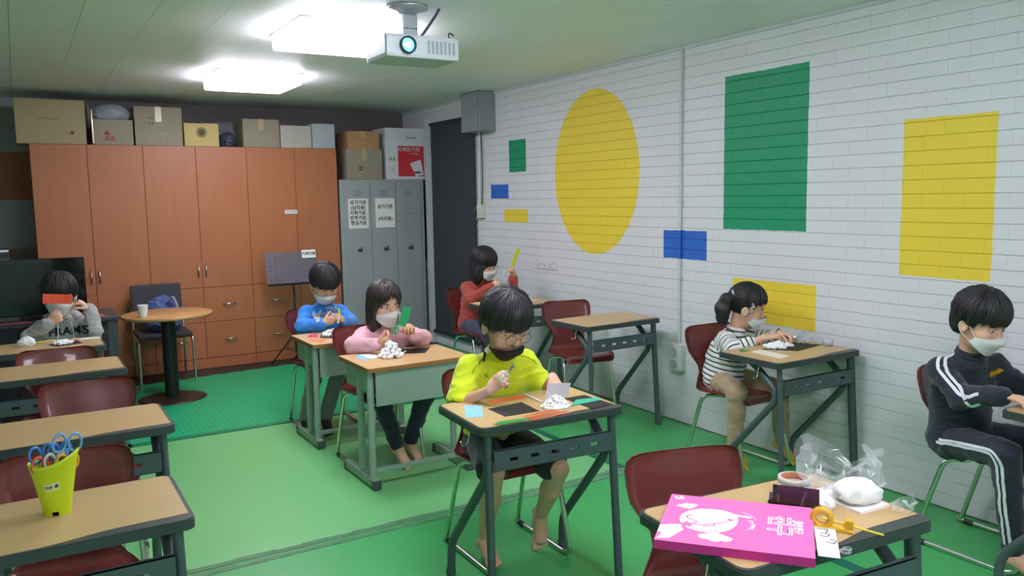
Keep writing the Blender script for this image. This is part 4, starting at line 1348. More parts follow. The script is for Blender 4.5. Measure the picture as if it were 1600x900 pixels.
for s in (-1, 1):
    MB().tube(fillet([(s * .20, .16, .40), (s * .205, -.17, .392), (s * .21, -.19, .0)], .04), .011, 8).build('leg', m_chrome, oc)
    MB().tube(fillet([(s * .205, .27, .0), (s * .20, .19, .39), (s * .195, .24, .62)], .04), .011, 8).build('leg', m_chrome, oc)
bg = thing('blue_bag', 'slate blue cloth bag slumped on the charcoal chair', 'bag', (.97, 7.22, .436))
m_bag = mat('bag_blue', (84, 104, 158), .7, var=.15, vscale=18, bump=.3, bscale=30)
S = SDF((-.2, -.2, -.02), (.2, .2, .36), .006)
S.ell((0, 0, .075), (.135, .085, .09), None, .03); S.ell((.0, .05, .19), (.11, .05, .10), None, .05); S.ell((.06, .06, .10), (.08, .06, .11), None, .03)
S.plane((0, 0, .004), (0, 0, -1))
V, F = S.mesh(); V = wrinkle(V, F, .007, 38, 4)
np_object('bag_body', [(V, F)], m_bag, bg)
MB().tube(fillet([(.05, -.01, .25), (.08, -.03, .30), (.11, -.05, .22), (.12, -.06, .10)], .03), .009, 8, flat=(1.8, .5)).build('strap', mat('strap_pale', (150, 160, 176), .6, var=.05), bg)

# ------------------------------------------------------------ music stand
m_stand = mat('stand_grey', (104, 100, 112), .45, .3, var=.05)
ms = thing('music_stand', 'dark grey perforated music stand before the right cabinet', 'music stand', (2.09, 7.28, 0))
out_ = rounded(-.235, 0, .235, .285, .012); holes = []
for r in range(6):
    for c in range(9):
        if 2 < c < 7 and r < 4: continue
        if r == 4 or c < 3 or c > 6 or r == 5:
            if r == 5 and c > 5: continue
            cx, cy = -.20 + c * .05, .03 + r * .045
            holes.append([(cx + .0085 * math.cos(a * PI / 5), cy + .0085 * math.sin(a * PI / 5)) for a in range(10)])
vs, fs = curve_mesh([out_] + holes, .003)
Mt = Matrix.Translation((0, 0, .755)) @ Matrix.Rotation(PI / 2 - .22, 4, 'X')
MB().add(vs, fs, M=Mt).build('desk_plate', m_stand, ms)
MB().box((-.24, -.055, .745), (.24, 0.0, .750)).box((-.24, -.057, .745), (.24, -.053, .765)).build('ledge', m_blk, ms)
MB().tube([(0, .04, .88), (0, .02, .74), (0, 0, .70), (0, 0, .12)], .010, 8).tube([(0, 0, .45), (0, 0, .12)], .014, 10).build('pole', m_blk, ms)
for k in range(3):
    a = k * 2 * PI / 3 + .5; c, s = math.cos(a), math.sin(a)
    MB().tube([(.01 * c, .01 * s, .30), (.24 * c, .24 * s, .012)], .007, 6).tube([(.0, 0, .13), (.11 * c, .11 * s, .17)], .005, 6).build('leg', m_blk, ms)
mb = MB()
for (xx, zz) in ((-.03, .10), (.03, .10), (-.03, .155), (.03, .155)): mb.sphere((xx, zz, .004), .004, 8, 6, M=Mt)
mb.build('rivet', m_chrome, ms)
ml = MB().add([(.10, .225, .004), (.228, .225, .004), (.228, .298, .004), (.10, .298, .004), (.10, .225, .003), (.228, .225, .003), (.228, .298, .003), (.10, .298, .003)], [(0, 1, 2, 3), (7, 6, 5, 4), (0, 4, 5, 1), (1, 5, 6, 2), (2, 6, 7, 3), (3, 7, 4, 0)], M=Mt).build('label_card', m_paper, ms)
vs, fs = text_mesh('지휘자용', .034, bold=.0011)
MB().add([(v[0] + .164, v[1] + .262, .0048) for v in vs], fs, M=Mt).build('lettering', m_black, ms)

# ------------------------------------------------------------ television, side table and things beside it
td = thing('side_table', 'dark grey table with thick legs under the black television', 'table', (-.30, 6.72, 0))
MB().box((-.88, -.28, .665), (.88, .28, .69), ch=.004).build('table_top', mat('table_grey', (62, 68, 74), .4, var=.05), td)
for (xx, yy) in ((.83, -.22), (.83, .22), (-.83, -.22), (-.83, .22)): MB().box((xx - .035, yy - .03, 0), (xx + .035, yy + .03, .665), ch=.004).build('leg', mat('table_leg', (72, 80, 86), .4, .1, var=.04), td)
MB().box((.55, -.10, .0), (.72, .26, .60), ch=.004).build('inner_panel', m_wood2, td)
tv = thing('television', 'large black flat television standing behind the grey hoodie boy', 'television', (-.10, 6.66, .69), -.06)
m_tv = mat('tv_gloss', (16, 18, 20), .12, var=0, coat=.5)
MB().box((-.49, -.02, .03), (.49, .03, .43), ch=.006).build('bezel', m_tv, tv)
MB().box((-.455, -.0215, .06), (.455, -.019, .40)).build('screen', mat('tv_panel', (10, 16, 16), .16, var=0, spec=.7), tv)
MB().box((-.06, -.0, .0), (.06, .03, .04)).box((-.22, -.12, 0), (.22, .12, .012), ch=.004).build('stand', m_tv, tv)
pp = MB().box((-.12, -.09, 0), (.12, .09, .006), ch=.001).build('pink_booklet', mat('booklet_pink', (200, 110, 108), .6, var=.06), None)
pp.location = (.36, 6.55, .690); pp.rotation_euler = (0, 0, .1); tag(pp, 'pink booklet on the dark table right of the grey hoodie boy', 'booklet')
pp = MB().box((-.14, -.05, 0), (.14, .05, .006), ch=.001).build('maroon_booklet', mat('booklet_maroon', (130, 60, 74), .6, var=.06), None)
pp.location = (-.12, 6.48, .690); tag(pp, 'maroon booklet on the dark table left of the grey hoodie boy', 'booklet')
bx = thing('white_trimmed_case', 'dark case with white edge strips at the far left edge', 'case', (-.34, 7.45, 0))
MB().box((-.26, -.2, 0), (.26, .2, 1.16), ch=.006).build('case_body', mat('case_dark', (48, 54, 60), .5, var=.05), bx)
MB().box((-.262, -.205, 1.145), (.262, -.195, 1.162)).build('edge_strip', m_paper, bx)
MB().box((-.20, -.206, .93), (.20, -.199, 1.10)).build('front_panel', mat('case_panel', (66, 70, 76), .4, var=.05), bx)
# ------------------------------------------------------------ the seven children
m_skin = mat('skin', (224, 176, 148), .5, var=.05, vscale=14, sss=.12)
m_skin2 = mat('skin_legs', (212, 160, 130), .5, var=.06, vscale=10, sss=.1)
m_hair = mat('hair_black', (34, 32, 36), .52, var=.15, vscale=40, stretch=(1, 1, .2))
m_hair2 = mat('hair_dark_brown', (52, 42, 40), .42, var=.15, vscale=40, stretch=(1, 1, .2))
m_mask = mat('mask_white', (230, 232, 234), .7, var=.02)
m_maskb = mat('mask_black', (30, 30, 34), .7, var=.04)
m_loop = mat('loop_white', (225, 225, 225), .6, var=0)
m_wire = mat('glasses_wire', (150, 120, 96), .25, .8, var=0)
def cloth(name, rgb, **k): return mat(name, rgb, .85, var=k.pop('var', .06), vscale=9, bump=.25, bscale=160, sheen=.2, **k)
def band_cloth(name, base, stripe, period, duty, off=0.0):
    m = bpy.data.materials.new(name); m.use_nodes = True; nt = m.node_tree; b = nt.nodes['Principled BSDF']
    b.inputs['Roughness'].default_value = .85
    a = node(nt, 'ShaderNodeAttribute', attribute_name='band')
    f = math_node(nt, 'FRACT', math_node(nt, 'DIVIDE', math_node(nt, 'ADD', a.outputs['Fac'], 10 + off), period))
    k = math_node(nt, 'LESS_THAN', f, duty)
    mx = node(nt, 'ShaderNodeMix', data_type='RGBA'); nt.links.new(k, mx.inputs[0])
    mx.inputs[6].default_value = lin(base); mx.inputs[7].default_value = lin(stripe)
    nt.links.new(mx.outputs[2], b.inputs['Base Color'])
    return m
m_yel = cloth('shirt_lime_yellow', (214, 232, 28))
m_seam = mat('seam_dark', (96, 104, 40), .8, var=0)

# 1 ---- yellow shirt boy
B = (1.66, 2.90, 0)
J = dict(P=(1.668, 2.945, .475), C=(1.66, 2.90, .70), N=(1.655, 2.850, .872), SL=(1.525, 2.875, .815), SR=(1.790, 2.875, .808),
         EL=(1.452, 2.825, .685), ER=(1.868, 2.840, .665), WL=(1.505, 2.672, .762), WR=(1.802, 2.682, .772),
         HL=(1.60, 2.93, .472), HR=(1.745, 2.94, .472), KL=(1.510, 2.665, .440), KR=(1.775, 2.610, .415), AL=(1.565, 2.850, .085), AR=(1.802, 2.79, .150), head=(1.632, 2.765, 1.000))
look = ((.06, -.86, -.46), (.04, -.45, .88))
p1 = build_person('person', 'child in a lime yellow T-shirt, black mask and glasses, holding scissors at a desk', B, J, look, m_skin, m_hair, 'boy',
    ('t_shirt', m_yel), ('shorts', cloth('shorts_black', (30, 32, 36))), head_s=1.10, eyes='down', sleeve_end=.90, leg_end=.88, seed=1, hem=.515, wsc=1.08, gt=.016,
    hands=[dict(wr=J['WL'], d=(.45, -.45, .62), n=(.75, .35, -.25), t=(-.2, -.3, .5), curls=[(.5, .9, .5), (.8, 1.0, .6), (1.0, 1.1, .7), (1.1, 1.2, .7)], thumb=(.5, .5)),
           dict(wr=J['WR'], d=(-.02, -.75, -.50), n=(-.2, .3, -1), t=(-1, 0, 0), curls=[(.35, .5, .3), (.45, .6, .3), (.5, .7, .4), (.6, .8, .4)], thumb=(.55, .6))],
    feet=[dict(an=J['AL'], toe_dir=(-.12, -1, -.16)), dict(an=J['AR'], toe_dir=(-.15, -.30, -.94))])
hc, R = J['head'], p1['R']
face_mask(p1['root'], np.array(B), np.array(hc), R, 1.10, m_maskb, m_maskb, drop=.030)
glasses(p1['root'], np.array(B), np.array(hc), R, 1.10, m_wire)
tr = bvh(p1['topVF'])
ribbon(tr, [(1.60, 2.82, .90), (1.55, 2.80, .86), (1.50, 2.79, .81)], .003, m_seam, p1['top'], 'seam', B, None)
ribbon(tr, [(1.71, 2.82, .90), (1.76, 2.80, .86), (1.81, 2.80, .81)], .003, m_seam, p1['top'], 'seam', B, None)
vs, fs = text_mesh('✕', .030, bold=0)
print_on(tr, vs, fs, (1.555, 2.76, .79), (.95, -.25, .1), (0, .1, 1), m_seam, p1['top'], 'chest_mark', B)
MB().sphere((J['head'][0] - .075 - B[0], J['head'][1] + .02 - B[1], J['head'][2] - .105), .011, 10, 8).build('mask_toggle', mat('toggle_white', (225, 225, 220), .4, var=0), p1['root'])
MB().tube(fillet([(J['head'][0] - .088 - B[0], J['head'][1] + .04 - B[1], J['head'][2] - .07), (J['head'][0] - .08 - B[0], J['head'][1] + .02 - B[1], J['head'][2] - .105), (J['head'][0] - .085 - B[0], J['head'][1] + .03 - B[1], J['head'][2] - .15)], .02), .006, 6, flat=(1.6, .5)).build('mask_strap', m_maskb, p1['root'])

# 2 ---- pink sweater girl
B = (1.76, 4.42, 0)
J = dict(P=(1.775, 4.46, .465), C=(1.785, 4.45, .62), N=(1.792, 4.425, .765), SL=(1.672, 4.44, .715), SR=(1.915, 4.435, .710),
         EL=(1.565, 4.335, .680), ER=(1.990, 4.325, .680), WL=(1.660, 4.215, .695), WR=(1.866, 4.20, .725),
         HL=(1.71, 4.44, .465), HR=(1.845, 4.44, .465), KL=(1.640, 4.14, .395), KR=(1.905, 4.13, .395), AL=(1.735, 4.15, .115), AR=(1.835, 4.21, .105), head=(1.775, 4.375, .895))
look = ((.12, -.96, -.16), (.02, -.15, .98))
m_pink = cloth('sweater_pink', (226, 172, 184))
p2 = build_person('person', 'child with shoulder-length hair in a pale pink sweater cutting green paper', B, J, look, m_skin, m_hair2, 'long',
    ('sweater', m_pink), ('jeans', cloth('jeans_navy', (38, 48, 66))), head_s=1.07, eyes='side', sleeve_end=1.86, leg_end=1.93, seed=2, gt=.02, slim=.98,
    hands=[dict(wr=J['WL'], d=(.75, -.45, .35), n=(.1, .35, .6), t=(-.3, 0, 1), curls=[(.5, .8, .5), (.8, 1.0, .6), (.9, 1.1, .6), (1.0, 1.2, .7)], thumb=(.5, .5)),
           dict(wr=J['WR'], d=(-.35, -.30, .85), n=(-.6, -.5, -.4), t=(-.6, -.3, .2), curls=[(.6, .9, .6), (.8, 1.1, .6), (.9, 1.2, .7), (1.0, 1.2, .7)], thumb=(.5, .6))],
    feet=[dict(an=J['AL'], toe_dir=(.35, -.75, -.52)), dict(an=J['AR'], toe_dir=(.30, -.8, -.42))])
face_mask(p2['root'], np.array(B), np.array(J['head']), p2['R'], 1.07, m_mask, m_loop)
tr = bvh(p2['topVF'])
for s, k in (('SL', -1), ('SR', 1)):
    q = np.array(J[s]); ribbon(tr, [q + (k * -.03, .04, .07), q + (k * -.02, -.03, .06), q + (k * -.01, -.07, .0), q + (k * .0, -.07, -.08)], .007, m_pink, p2['top'], 'ruffle', B, None)

# 3 ---- blue sweater boy
B = (1.70, 5.36, 0)
J = dict(P=(1.715, 5.40, .465), C=(1.725, 5.39, .63), N=(1.732, 5.335, .800), SL=(1.612, 5.355, .742), SR=(1.845, 5.350, .738),
         EL=(1.555, 5.265, .665), ER=(1.885, 5.255, .665), WL=(1.650, 5.12, .695), WR=(1.795, 5.12, .700),
         HL=(1.65, 5.40, .465), HR=(1.785, 5.40, .465), KL=(1.575, 5.08, .42), KR=(1.725, 5.04, .43), AL=(1.50, 5.10, .085), AR=(1.605, 5.02, .095), head=(1.715, 5.26, .948))
look = ((.02, -.82, -.56), (0, -.56, .82))
m_blue = cloth('sweatshirt_blue', (48, 132, 222))
p3 = build_person('person', 'child in a bright blue sweatshirt bending over coloured papers at a pale desk', B, J, look, m_skin, m_hair, 'bowl',
    ('sweatshirt', m_blue), ('trousers', cloth('trousers_grey', (124, 130, 130))), head_s=1.06, eyes='down', sleeve_end=1.9, leg_end=1.95, seed=3, gt=.018,
    hands=[dict(wr=J['WL'], d=(.75, -.35, .40), n=(.3, .5, .3), t=(-.3, 0, 1), curls=[(.6, .9, .6), (.8, 1.1, .6), (.9, 1.2, .7), (1.0, 1.2, .7)], thumb=(.5, .5)),
           dict(wr=J['WR'], d=(-.55, -.4, .45), n=(-.4, .4, -.3), t=(0, -.2, 1), curls=[(.6, .9, .6), (.8, 1.1, .6), (.9, 1.2, .7), (1.0, 1.2, .7)], thumb=(.5, .5))],
    feet=[dict(an=J['AL'], toe_dir=(-.1, -1, -.22)), dict(an=J['AR'], toe_dir=(-.1, -1, -.22))], shoe=('shoe', mat('shoe_dark', (40, 44, 46), .6, var=.05), None))
face_mask(p3['root'], np.array(B), np.array(J['head']), p3['R'], 1.06, m_mask, m_loop)
tr = bvh(p3['topVF'])
m_wprint = mat('print_white', (228, 232, 236), .8, var=0)
vs, fs = text_mesh('Mr', .085, bold=.002, shear=.3); print_on(tr, vs, fs, (1.662, 5.22, .735), (.99, -.1, .12), (-.1, .1, .98), m_wprint, p3['top'], 'lettering', B)
vs, fs = text_mesh('Tho', .060, bold=.0015, shear=.3); print_on(tr, vs, fs, (1.765, 5.22, .772), (.99, .1, .14), (-.1, .1, .98), m_wprint, p3['top'], 'lettering', B)

# 4 ---- red sweater child
B = (3.13, 5.78, 0)
J = dict(P=(3.130, 5.80, .465), C=(3.145, 5.77, .64), N=(3.168, 5.735, .828), SL=(3.065, 5.79, .775), SR=(3.275, 5.715, .775),
         EL=(3.020, 5.62, .700), ER=(3.335, 5.52, .715), WL=(3.125, 5.50, .800), WR=(3.312, 5.475, .862),
         HL=(3.07, 5.80, .465), HR=(3.20, 5.78, .465), KL=(3.075, 5.48, .455), KR=(3.24, 5.46, .455), AL=(3.06, 5.48, .09), AR=(3.22, 5.46, .09), head=(3.168, 5.685, .966))
look = ((.38, -.90, -.22), (.08, -.2, .98))
p4_ = build_person('person', 'child with a black bob and glasses in a rust red sweater, holding up yellow paper', B, J, look, m_skin, m_hair, 'bob',
    ('sweater', cloth('sweater_rust', (172, 66, 52))), ('jeans', cloth('jeans_slate', (62, 70, 92))), head_s=1.07, eyes='side', sleeve_end=1.92, leg_end=1.95, seed=4, gt=.018,
    hands=[dict(wr=J['WL'], d=(.85, -.25, .25), n=(.1, .7, -.2), t=(0, 0, 1), curls=[(.6, .9, .6), (.8, 1.1, .6), (.9, 1.2, .7), (1.0, 1.2, .7)], thumb=(.5, .4)),
           dict(wr=J['WR'], d=(-.15, -.15, 1), n=(-.8, -.2, -.1), t=(-.2, -.8, .2), curls=[(.7, 1.0, .6), (.8, 1.1, .6), (.9, 1.2, .7), (1.0, 1.2, .7)], thumb=(.5, .5))],
    feet=[dict(an=J['AL'], toe_dir=(0, -1, -.22)), dict(an=J['AR'], toe_dir=(.1, -1, -.22))])
face_mask(p4_['root'], np.array(B), np.array(J['head']), p4_['R'], 1.07, m_mask, m_loop)
glasses(p4_['root'], np.array(B), np.array(J['head']), p4_['R'], 1.07, mat('glasses_gold', (150, 122, 84), .3, .7, var=0))

# 5 ---- striped shirt child by the wall
B = (3.33, 3.22, 0)
J = dict(P=(3.335, 3.235, .465), C=(3.345, 3.23, .60), N=(3.375, 3.19, .742), SL=(3.275, 3.165, .700), SR=(3.475, 3.245, .700),
         EL=(3.195, 3.030, .672), ER=(3.530, 3.085, .685), WL=(3.318, 2.935, .742), WR=(3.440, 2.955, .750),
         HL=(3.27, 3.21, .465), HR=(3.40, 3.22, .465), KL=(3.160, 2.975, .465), KR=(3.455, 2.955, .445), AL=(3.182, 3.0, .155), AR=(3.530, 2.985, .125), head=(3.412, 3.150, .872))
look = ((.66, -.66, -.33), (.18, -.2, .95))
m_str = band_cloth('shirt_striped', (224, 226, 222), (54, 60, 72), .0265, .30)
p5_ = build_person('person', 'child with a ponytail in a black and white striped shirt seated by the wall', B, J, look, m_skin, m_hair, 'tied',
    ('striped_shirt', m_str), ('trousers', cloth('trousers_khaki', (172, 148, 116))), head_s=1.05, eyes='down', sleeve_end=1.45, leg_end=1.93, seed=5, gt=.018, slim=.95,
    extra=[('tail', [(-.045, .085, .040, .022), (-.050, .110, .010, .034), (-.050, .112, -.045, .040), (-.045, .100, -.095, .030), (-.04, .085, -.130, .008)])],
    hands=[dict(wr=J['WL'], d=(.85, -.45, .12), n=(.1, .2, -1), t=(.5, .8, 0), curls=[(.3, .6, .4), (.5, .7, .4), (.6, .8, .5), (.7, .9, .5)], thumb=(.5, .5)),
           dict(wr=J['WR'], d=(.25, -.75, -.15), n=(-.5, -.1, -1), t=(-.8, -.3, 0), curls=[(.4, .7, .4), (.5, .8, .5), (.6, .9, .5), (.7, .9, .5)], thumb=(.5, .5))])
for k, dr in (('AL', (.45, -.62, -.62)), ('AR', (.22, -.8, -.55))):
    V2, F2 = foot_parts(J[k], dr, .92, kn=J['K' + k[1]]); np_object('yellow_sock', [(V2 - np.array(B), F2)], mat('sock_mustard', (206, 172, 52), .8, var=.08), p5_['root'])
face_mask(p5_['root'], np.array(B), np.array(J['head']), p5_['R'], 1.05, m_mask, m_loop)
T = Matrix([[*(p5_['R'][i] * 1.05), J['head'][i] - B[i]] for i in range(3)] + [[0, 0, 0, 1]])
hcp = MB()
for i in range(9):
    a = i * .7; hcp.sphere((-.083, -.022 + .006 * math.cos(a * 2), .035 - i * .0055), (.006, .008, .006), 8, 6, M=T)
hcp.build('hair_clip', mat('clip_glitter', (206, 200, 208), .3, .3, var=.3, vscale=160), p5_['root'])
MB().torus(.019, .006, M=T @ Matrix.Translation((-.040, .088, .045)) @ Matrix.Rotation(1.0, 4, 'X')).build('hair_tie', mat('tie_pale', (200, 196, 205), .6, var=.1), p5_['root'])
MB().torus(.0235, .003, M=Matrix.Translation(Vector(J['WR']) - Vector(B) + Vector((.0, .0, .0))) @ Vector((.25, -.75, -.15)).to_track_quat('Z', 'Y').to_matrix().to_4x4()).build('bracelet', m_dark, p5_['root'])

# 6 ---- dark tracksuit boy
B = (3.30, 1.84, 0)
J = dict(P=(3.300, 1.87, .475), C=(3.285, 1.87, .65), N=(3.262, 1.825, .828), SL=(3.158, 1.885, .778), SR=(3.390, 1.795, .778),
         EL=(3.105, 1.765, .690), ER=(3.470, 1.74, .690), WL=(3.075, 1.592, .738), WR=(3.40, 1.57, .745),
         HL=(3.232, 1.86, .475), HR=(3.372, 1.86, .475), KL=(3.135, 1.600, .500), KR=(3.43, 1.56, .49), AL=(3.200, 1.585, .10), AR=(3.44, 1.54, .10), head=(3.235, 1.775, .978))
look = ((-.10, -.93, -.32), (-.02, -.30, .95))
m_nav = cloth('tracksuit_navy', (30, 36, 52))
p6_ = build_person('person', 'child in a dark navy tracksuit with white side stripes at the right edge', B, J, look, m_skin, m_hair, 'bowl',
    ('track_jacket', m_nav), ('track_trousers', m_nav), head_s=1.02, eyes='down', sleeve_end=1.97, leg_end=1.96, seed=6, gt=.016, collar=True, collar_r=.011,
    hands=[dict(wr=J['WL'], d=(.12, -.95, -.06), n=(0, 0, -1), t=(1, 0, 0), curls=[(.2, .4, .3), (.25, .5, .3), (.3, .5, .3), (.35, .6, .3)], thumb=(.6, .3)),
           dict(wr=J['WR'], d=(-.25, -.9, -.10), n=(0, 0, -1), t=(-1, 0, 0), curls=[(.2, .4, .3), (.25, .5, .3), (.3, .5, .3), (.35, .6, .3)], thumb=(.6, .3))],
    feet=[dict(an=J['AL'], toe_dir=(0, -1, -.22)), dict(an=J['AR'], toe_dir=(.05, -1, -.22))])
face_mask(p6_['root'], np.array(B), np.array(J['head']), p6_['R'], 1.02, m_mask, m_loop)
tr = bvh(p6_['topVF'])
m_ws = mat('stripe_white', (222, 226, 232), .8, var=.02)
a = np.array(J['SL']); e = np.array(J['EL']); w_ = np.array(J['WL'])
ca = np.array((-.72, -.62, .25))
for k in (-1, 1):
    o = np.array((-.35, .55, 0)) * .018 * k
    ribbon(tr, [a + (.055, -.01, .06) + o * .8, a + (-.005, -.012, .058) + o, a + (-.045, -.03, .01) + o, e + (-.04, -.035, .02) + o, e + (-.035, -.05, .0 ) + (0, -.01, .018 * k), e * .45 + w_ * .55 + (-.035, -.01, -.004 + .018 * k)], .013, m_ws, p6_['top'], 'sleeve_stripe', B, None)
MB().tube([tuple(Vector((3.262, 1.742, .80)) - Vector(B)), tuple(Vector((3.27, 1.748, .73)) - Vector(B))], .002, 6).build('zip', mat('zip_dark', (60, 64, 74), .4, .5, var=0), p6_['top'])
bat = [(0, .30), (.05, .38), (.10, .42), (.10, .30), (.22, .26), (.24, .48), (.50, .46), (.78, .30), (.98, .02), (.80, .02), (.64, -.10), (.52, -.26), (.40, -.20), (.24, -.22), (.10, -.34), (0, -.50)]
bat = bat + [(-x, y) for x, y in bat[::-1][1:-1]]
vs, fs = curve_mesh([[(x * .042, y * .038) for x, y in bat]], .0004)
print_on(tr, vs, fs, (3.325, 1.74, .758), (.93, -.28, .22), (-.22, .1, .95), mat('emblem_yellow', (232, 178, 30), .7, var=0), p6_['top'], 'chest_emblem', B, far=.06)
tr2 = bvh(p6_['botVF'])
h_ = np.array(J['HL']); k_ = np.array(J['KL']); an_ = np.array(J['AL'])
for k in (-1, 1):
    o = np.array((0, -.55, .7)) * .0115 * k; o2 = np.array((0, -1, .0)) * .0115 * k
    ribbon(tr2, [h_ + (-.075, .03, .0) + o, h_ * .5 + k_ * .5 + (-.07, 0, .012) + o, k_ + (-.06, .02, .012) + o, k_ + (-.062, -.005, -.03) + o2, k_ * .5 + an_ * .5 + (-.06, 0, 0) + o2, an_ + (-.05, 0, .04) + o2], .012, m_ws, p6_['bottom'], 'leg_stripe', B, None)

# 7 ---- grey hoodie boy, far left
B = (.19, 5.76, 0)
J = dict(P=(.190, 5.79, .465), C=(.192, 5.75, .63), N=(.196, 5.700, .805), SL=(.080, 5.715, .745), SR=(.312, 5.715, .752),
         EL=(.010, 5.560, .712), ER=(.352, 5.545, .725), WL=(.110, 5.475, .800), WR=(.338, 5.560, .862),
         HL=(.13, 5.78, .465), HR=(.25, 5.78, .465), KL=(.12, 5.47, .45), KR=(.27, 5.47, .45), AL=(.12, 5.48, .09), AR=(.27, 5.48, .09), head=(.185, 5.655, .948))
look = ((-.05, -.98, -.12), (.0, -.12, .99))
m_hood = cloth('hoodie_grey', (170, 172, 172))
p7_ = build_person('person', 'child in a grey hoodie behind an orange paper, at the far left desk', B, J, look, m_skin, m_hair, 'low',
    ('hoodie', m_hood), ('trousers', cloth('trousers_charcoal', (56, 58, 64))), head_s=1.05, eyes='open', sleeve_end=1.9, leg_end=1.95, seed=7, gt=.018,
    hands=[dict(wr=J['WL'], d=(.75, -.15, .55), n=(.1, .8, -.2), t=(-.3, 0, 1), curls=[(.6, .9, .6), (.8, 1.1, .6), (.9, 1.2, .7), (1.0, 1.2, .7)], thumb=(.5, .4)),
           dict(wr=J['WR'], d=(-.70, -.05, .62), n=(-.4, .2, -.8), t=(-.5, -.4, -.4), curls=[(.5, .8, .5), (.7, .9, .6), (.8, 1.0, .6), (.9, 1.1, .6)], thumb=(.5, .5))],
    feet=[dict(an=J['AL'], toe_dir=(0, -1, -.22)), dict(an=J['AR'], toe_dir=(.1, -1, -.22))])
face_mask(p7_['root'], np.array(B), np.array(J['head']), p7_['R'], 1.05, m_mask, m_loop)
tr = bvh(p7_['topVF'])
vs, fs = text_mesh('FRAMS', .068, bold=.002, spacing=1.05); print_on(tr, vs, fs, (.215, 5.60, .728), (1, .03, .02), (0, .1, 1), mat('print_navy', (44, 52, 74), .8, var=0), p7_['top'], 'lettering', B)
for s in (-1, 1):
    MB().tube(fillet([(.006 + s * .035, -.155, .782), (.010 + s * .040, -.165, .74), (.010 + s * .045, -.150, .66)], .03), .0035, 6).build('drawstring', m_loop, p7_['top'])
S = SDF((-.2, -.25, .65), (.25, .2, .95), .006)
nn = np.array(J['N']) - np.array(B)
for a in range(12):
    t0 = -PI * .05 + a * PI * 1.1 / 11; t1 = -PI * .05 + (a + 1) * PI * 1.1 / 11
    S.cap(nn + (.070 * math.cos(t0), .065 * math.sin(t0), .0 + .01 * math.sin(t0)), nn + (.070 * math.cos(t1), .065 * math.sin(t1), .0 + .01 * math.sin(t1)), .024, .024, .02)
V, F = S.mesh(); np_object('hood', [(wrinkle(V, F, .004, 40, 3), F)], m_hood, p7_['top'])
# ------------------------------------------------------------ papers and tools
def paper_mat(rgb): return mat('paper_%d_%d_%d' % rgb, rgb, .65, var=.02)
WHITE, BLACKP, ORANGE, SKY, LEAF, TEAL, RED, YELLOW = (230, 230, 226), (34, 32, 34), (238, 110, 56), (132, 190, 236), (40, 168, 92), (54, 176, 140), (206, 52, 84), (226, 222, 60)
def sheet(name, pts, z, rgb, label, cat='paper', th=.0012, group=None, m=None):
    c = Vector((sum(p[0] for p in pts) / len(pts), sum(p[1] for p in pts) / len(pts)))
    a = sum(pts[i][0] * pts[(i + 1) % len(pts)][1] - pts[(i + 1) % len(pts)][0] * pts[i][1] for i in range(len(pts)))
    if a < 0: pts = pts[::-1]
    o = MB().prism([(p[0] - c.x, p[1] - c.y) for p in pts], 0, th).build(name, m or paper_mat(rgb), None)
    o.location = (c.x, c.y, z)
    return tag(o, label, cat, group)
def held_sheet(name, pts, rgb, label, cat='paper', th=.001, bend=0.0):
    """thin card given by four corners in space"""
    P = [Vector(p) for p in pts]; c = sum(P, Vector()) / 4
    n = (P[1] - P[0]).cross(P[3] - P[0]).normalized() * th
    vs = []; fs = []; nu = 5
    for off in (0, 1):
        for i in range(nu):
            u = i / (nu - 1); b = n.normalized() * bend * math.sin(u * PI)
            vs += [P[0].lerp(P[1], u) - c + n * off + b, P[3].lerp(P[2], u) - c + n * off + b]
    o = nu * 2
    for i in range(nu - 1):
        fs.append((2 * i, 2 * i + 1, 2 * i + 3, 2 * i + 2)); fs.append((o + 2 * i, o + 2 * i + 2, o + 2 * i + 3, o + 2 * i + 1))
        fs.append((2 * i, 2 * i + 2, o + 2 * i + 2, o + 2 * i)); fs.append((2 * i + 1, o + 2 * i + 1, o + 2 * i + 3, 2 * i + 3))
    fs += [(0, o, o + 1, 1), (2 * nu - 2, 2 * nu - 1, o + 2 * nu - 1, o + 2 * nu - 2)]
    ob = MB().add(vs, fs).build(name, paper_mat(rgb), None); ob.location = c
    return tag(ob, label, cat)
def heap(name, c, R, H, n, r, m, label, cat, seed, kind=None, sub=1):
    """a pile of small tufts or beads"""
    rn = random.Random(seed); mb = MB()
    for i in range(n):
        a = rn.uniform(0, 2 * PI); q = math.sqrt(rn.random()); rr = q * R
        top = H * (1 - q ** 2.2)
        z = r * .7 + rn.random() ** .7 * max(0, top - r)
        s = r * rn.uniform(.75, 1.25)
        mb.sphere((rr * math.cos(a), rr * math.sin(a) * .85, z), (s, s * rn.uniform(.8, 1.1), s * rn.uniform(.75, 1)), 7, 5)
    o = mb.build(name, m, None); o.location = c
    return tag(o, label, cat, kind=kind)
m_cot = mat('cotton_white', (238, 238, 238), .9, var=.02, sss=.1)
m_steel = mat('blade_steel', (190, 195, 198), .25, 1.0, var=0)
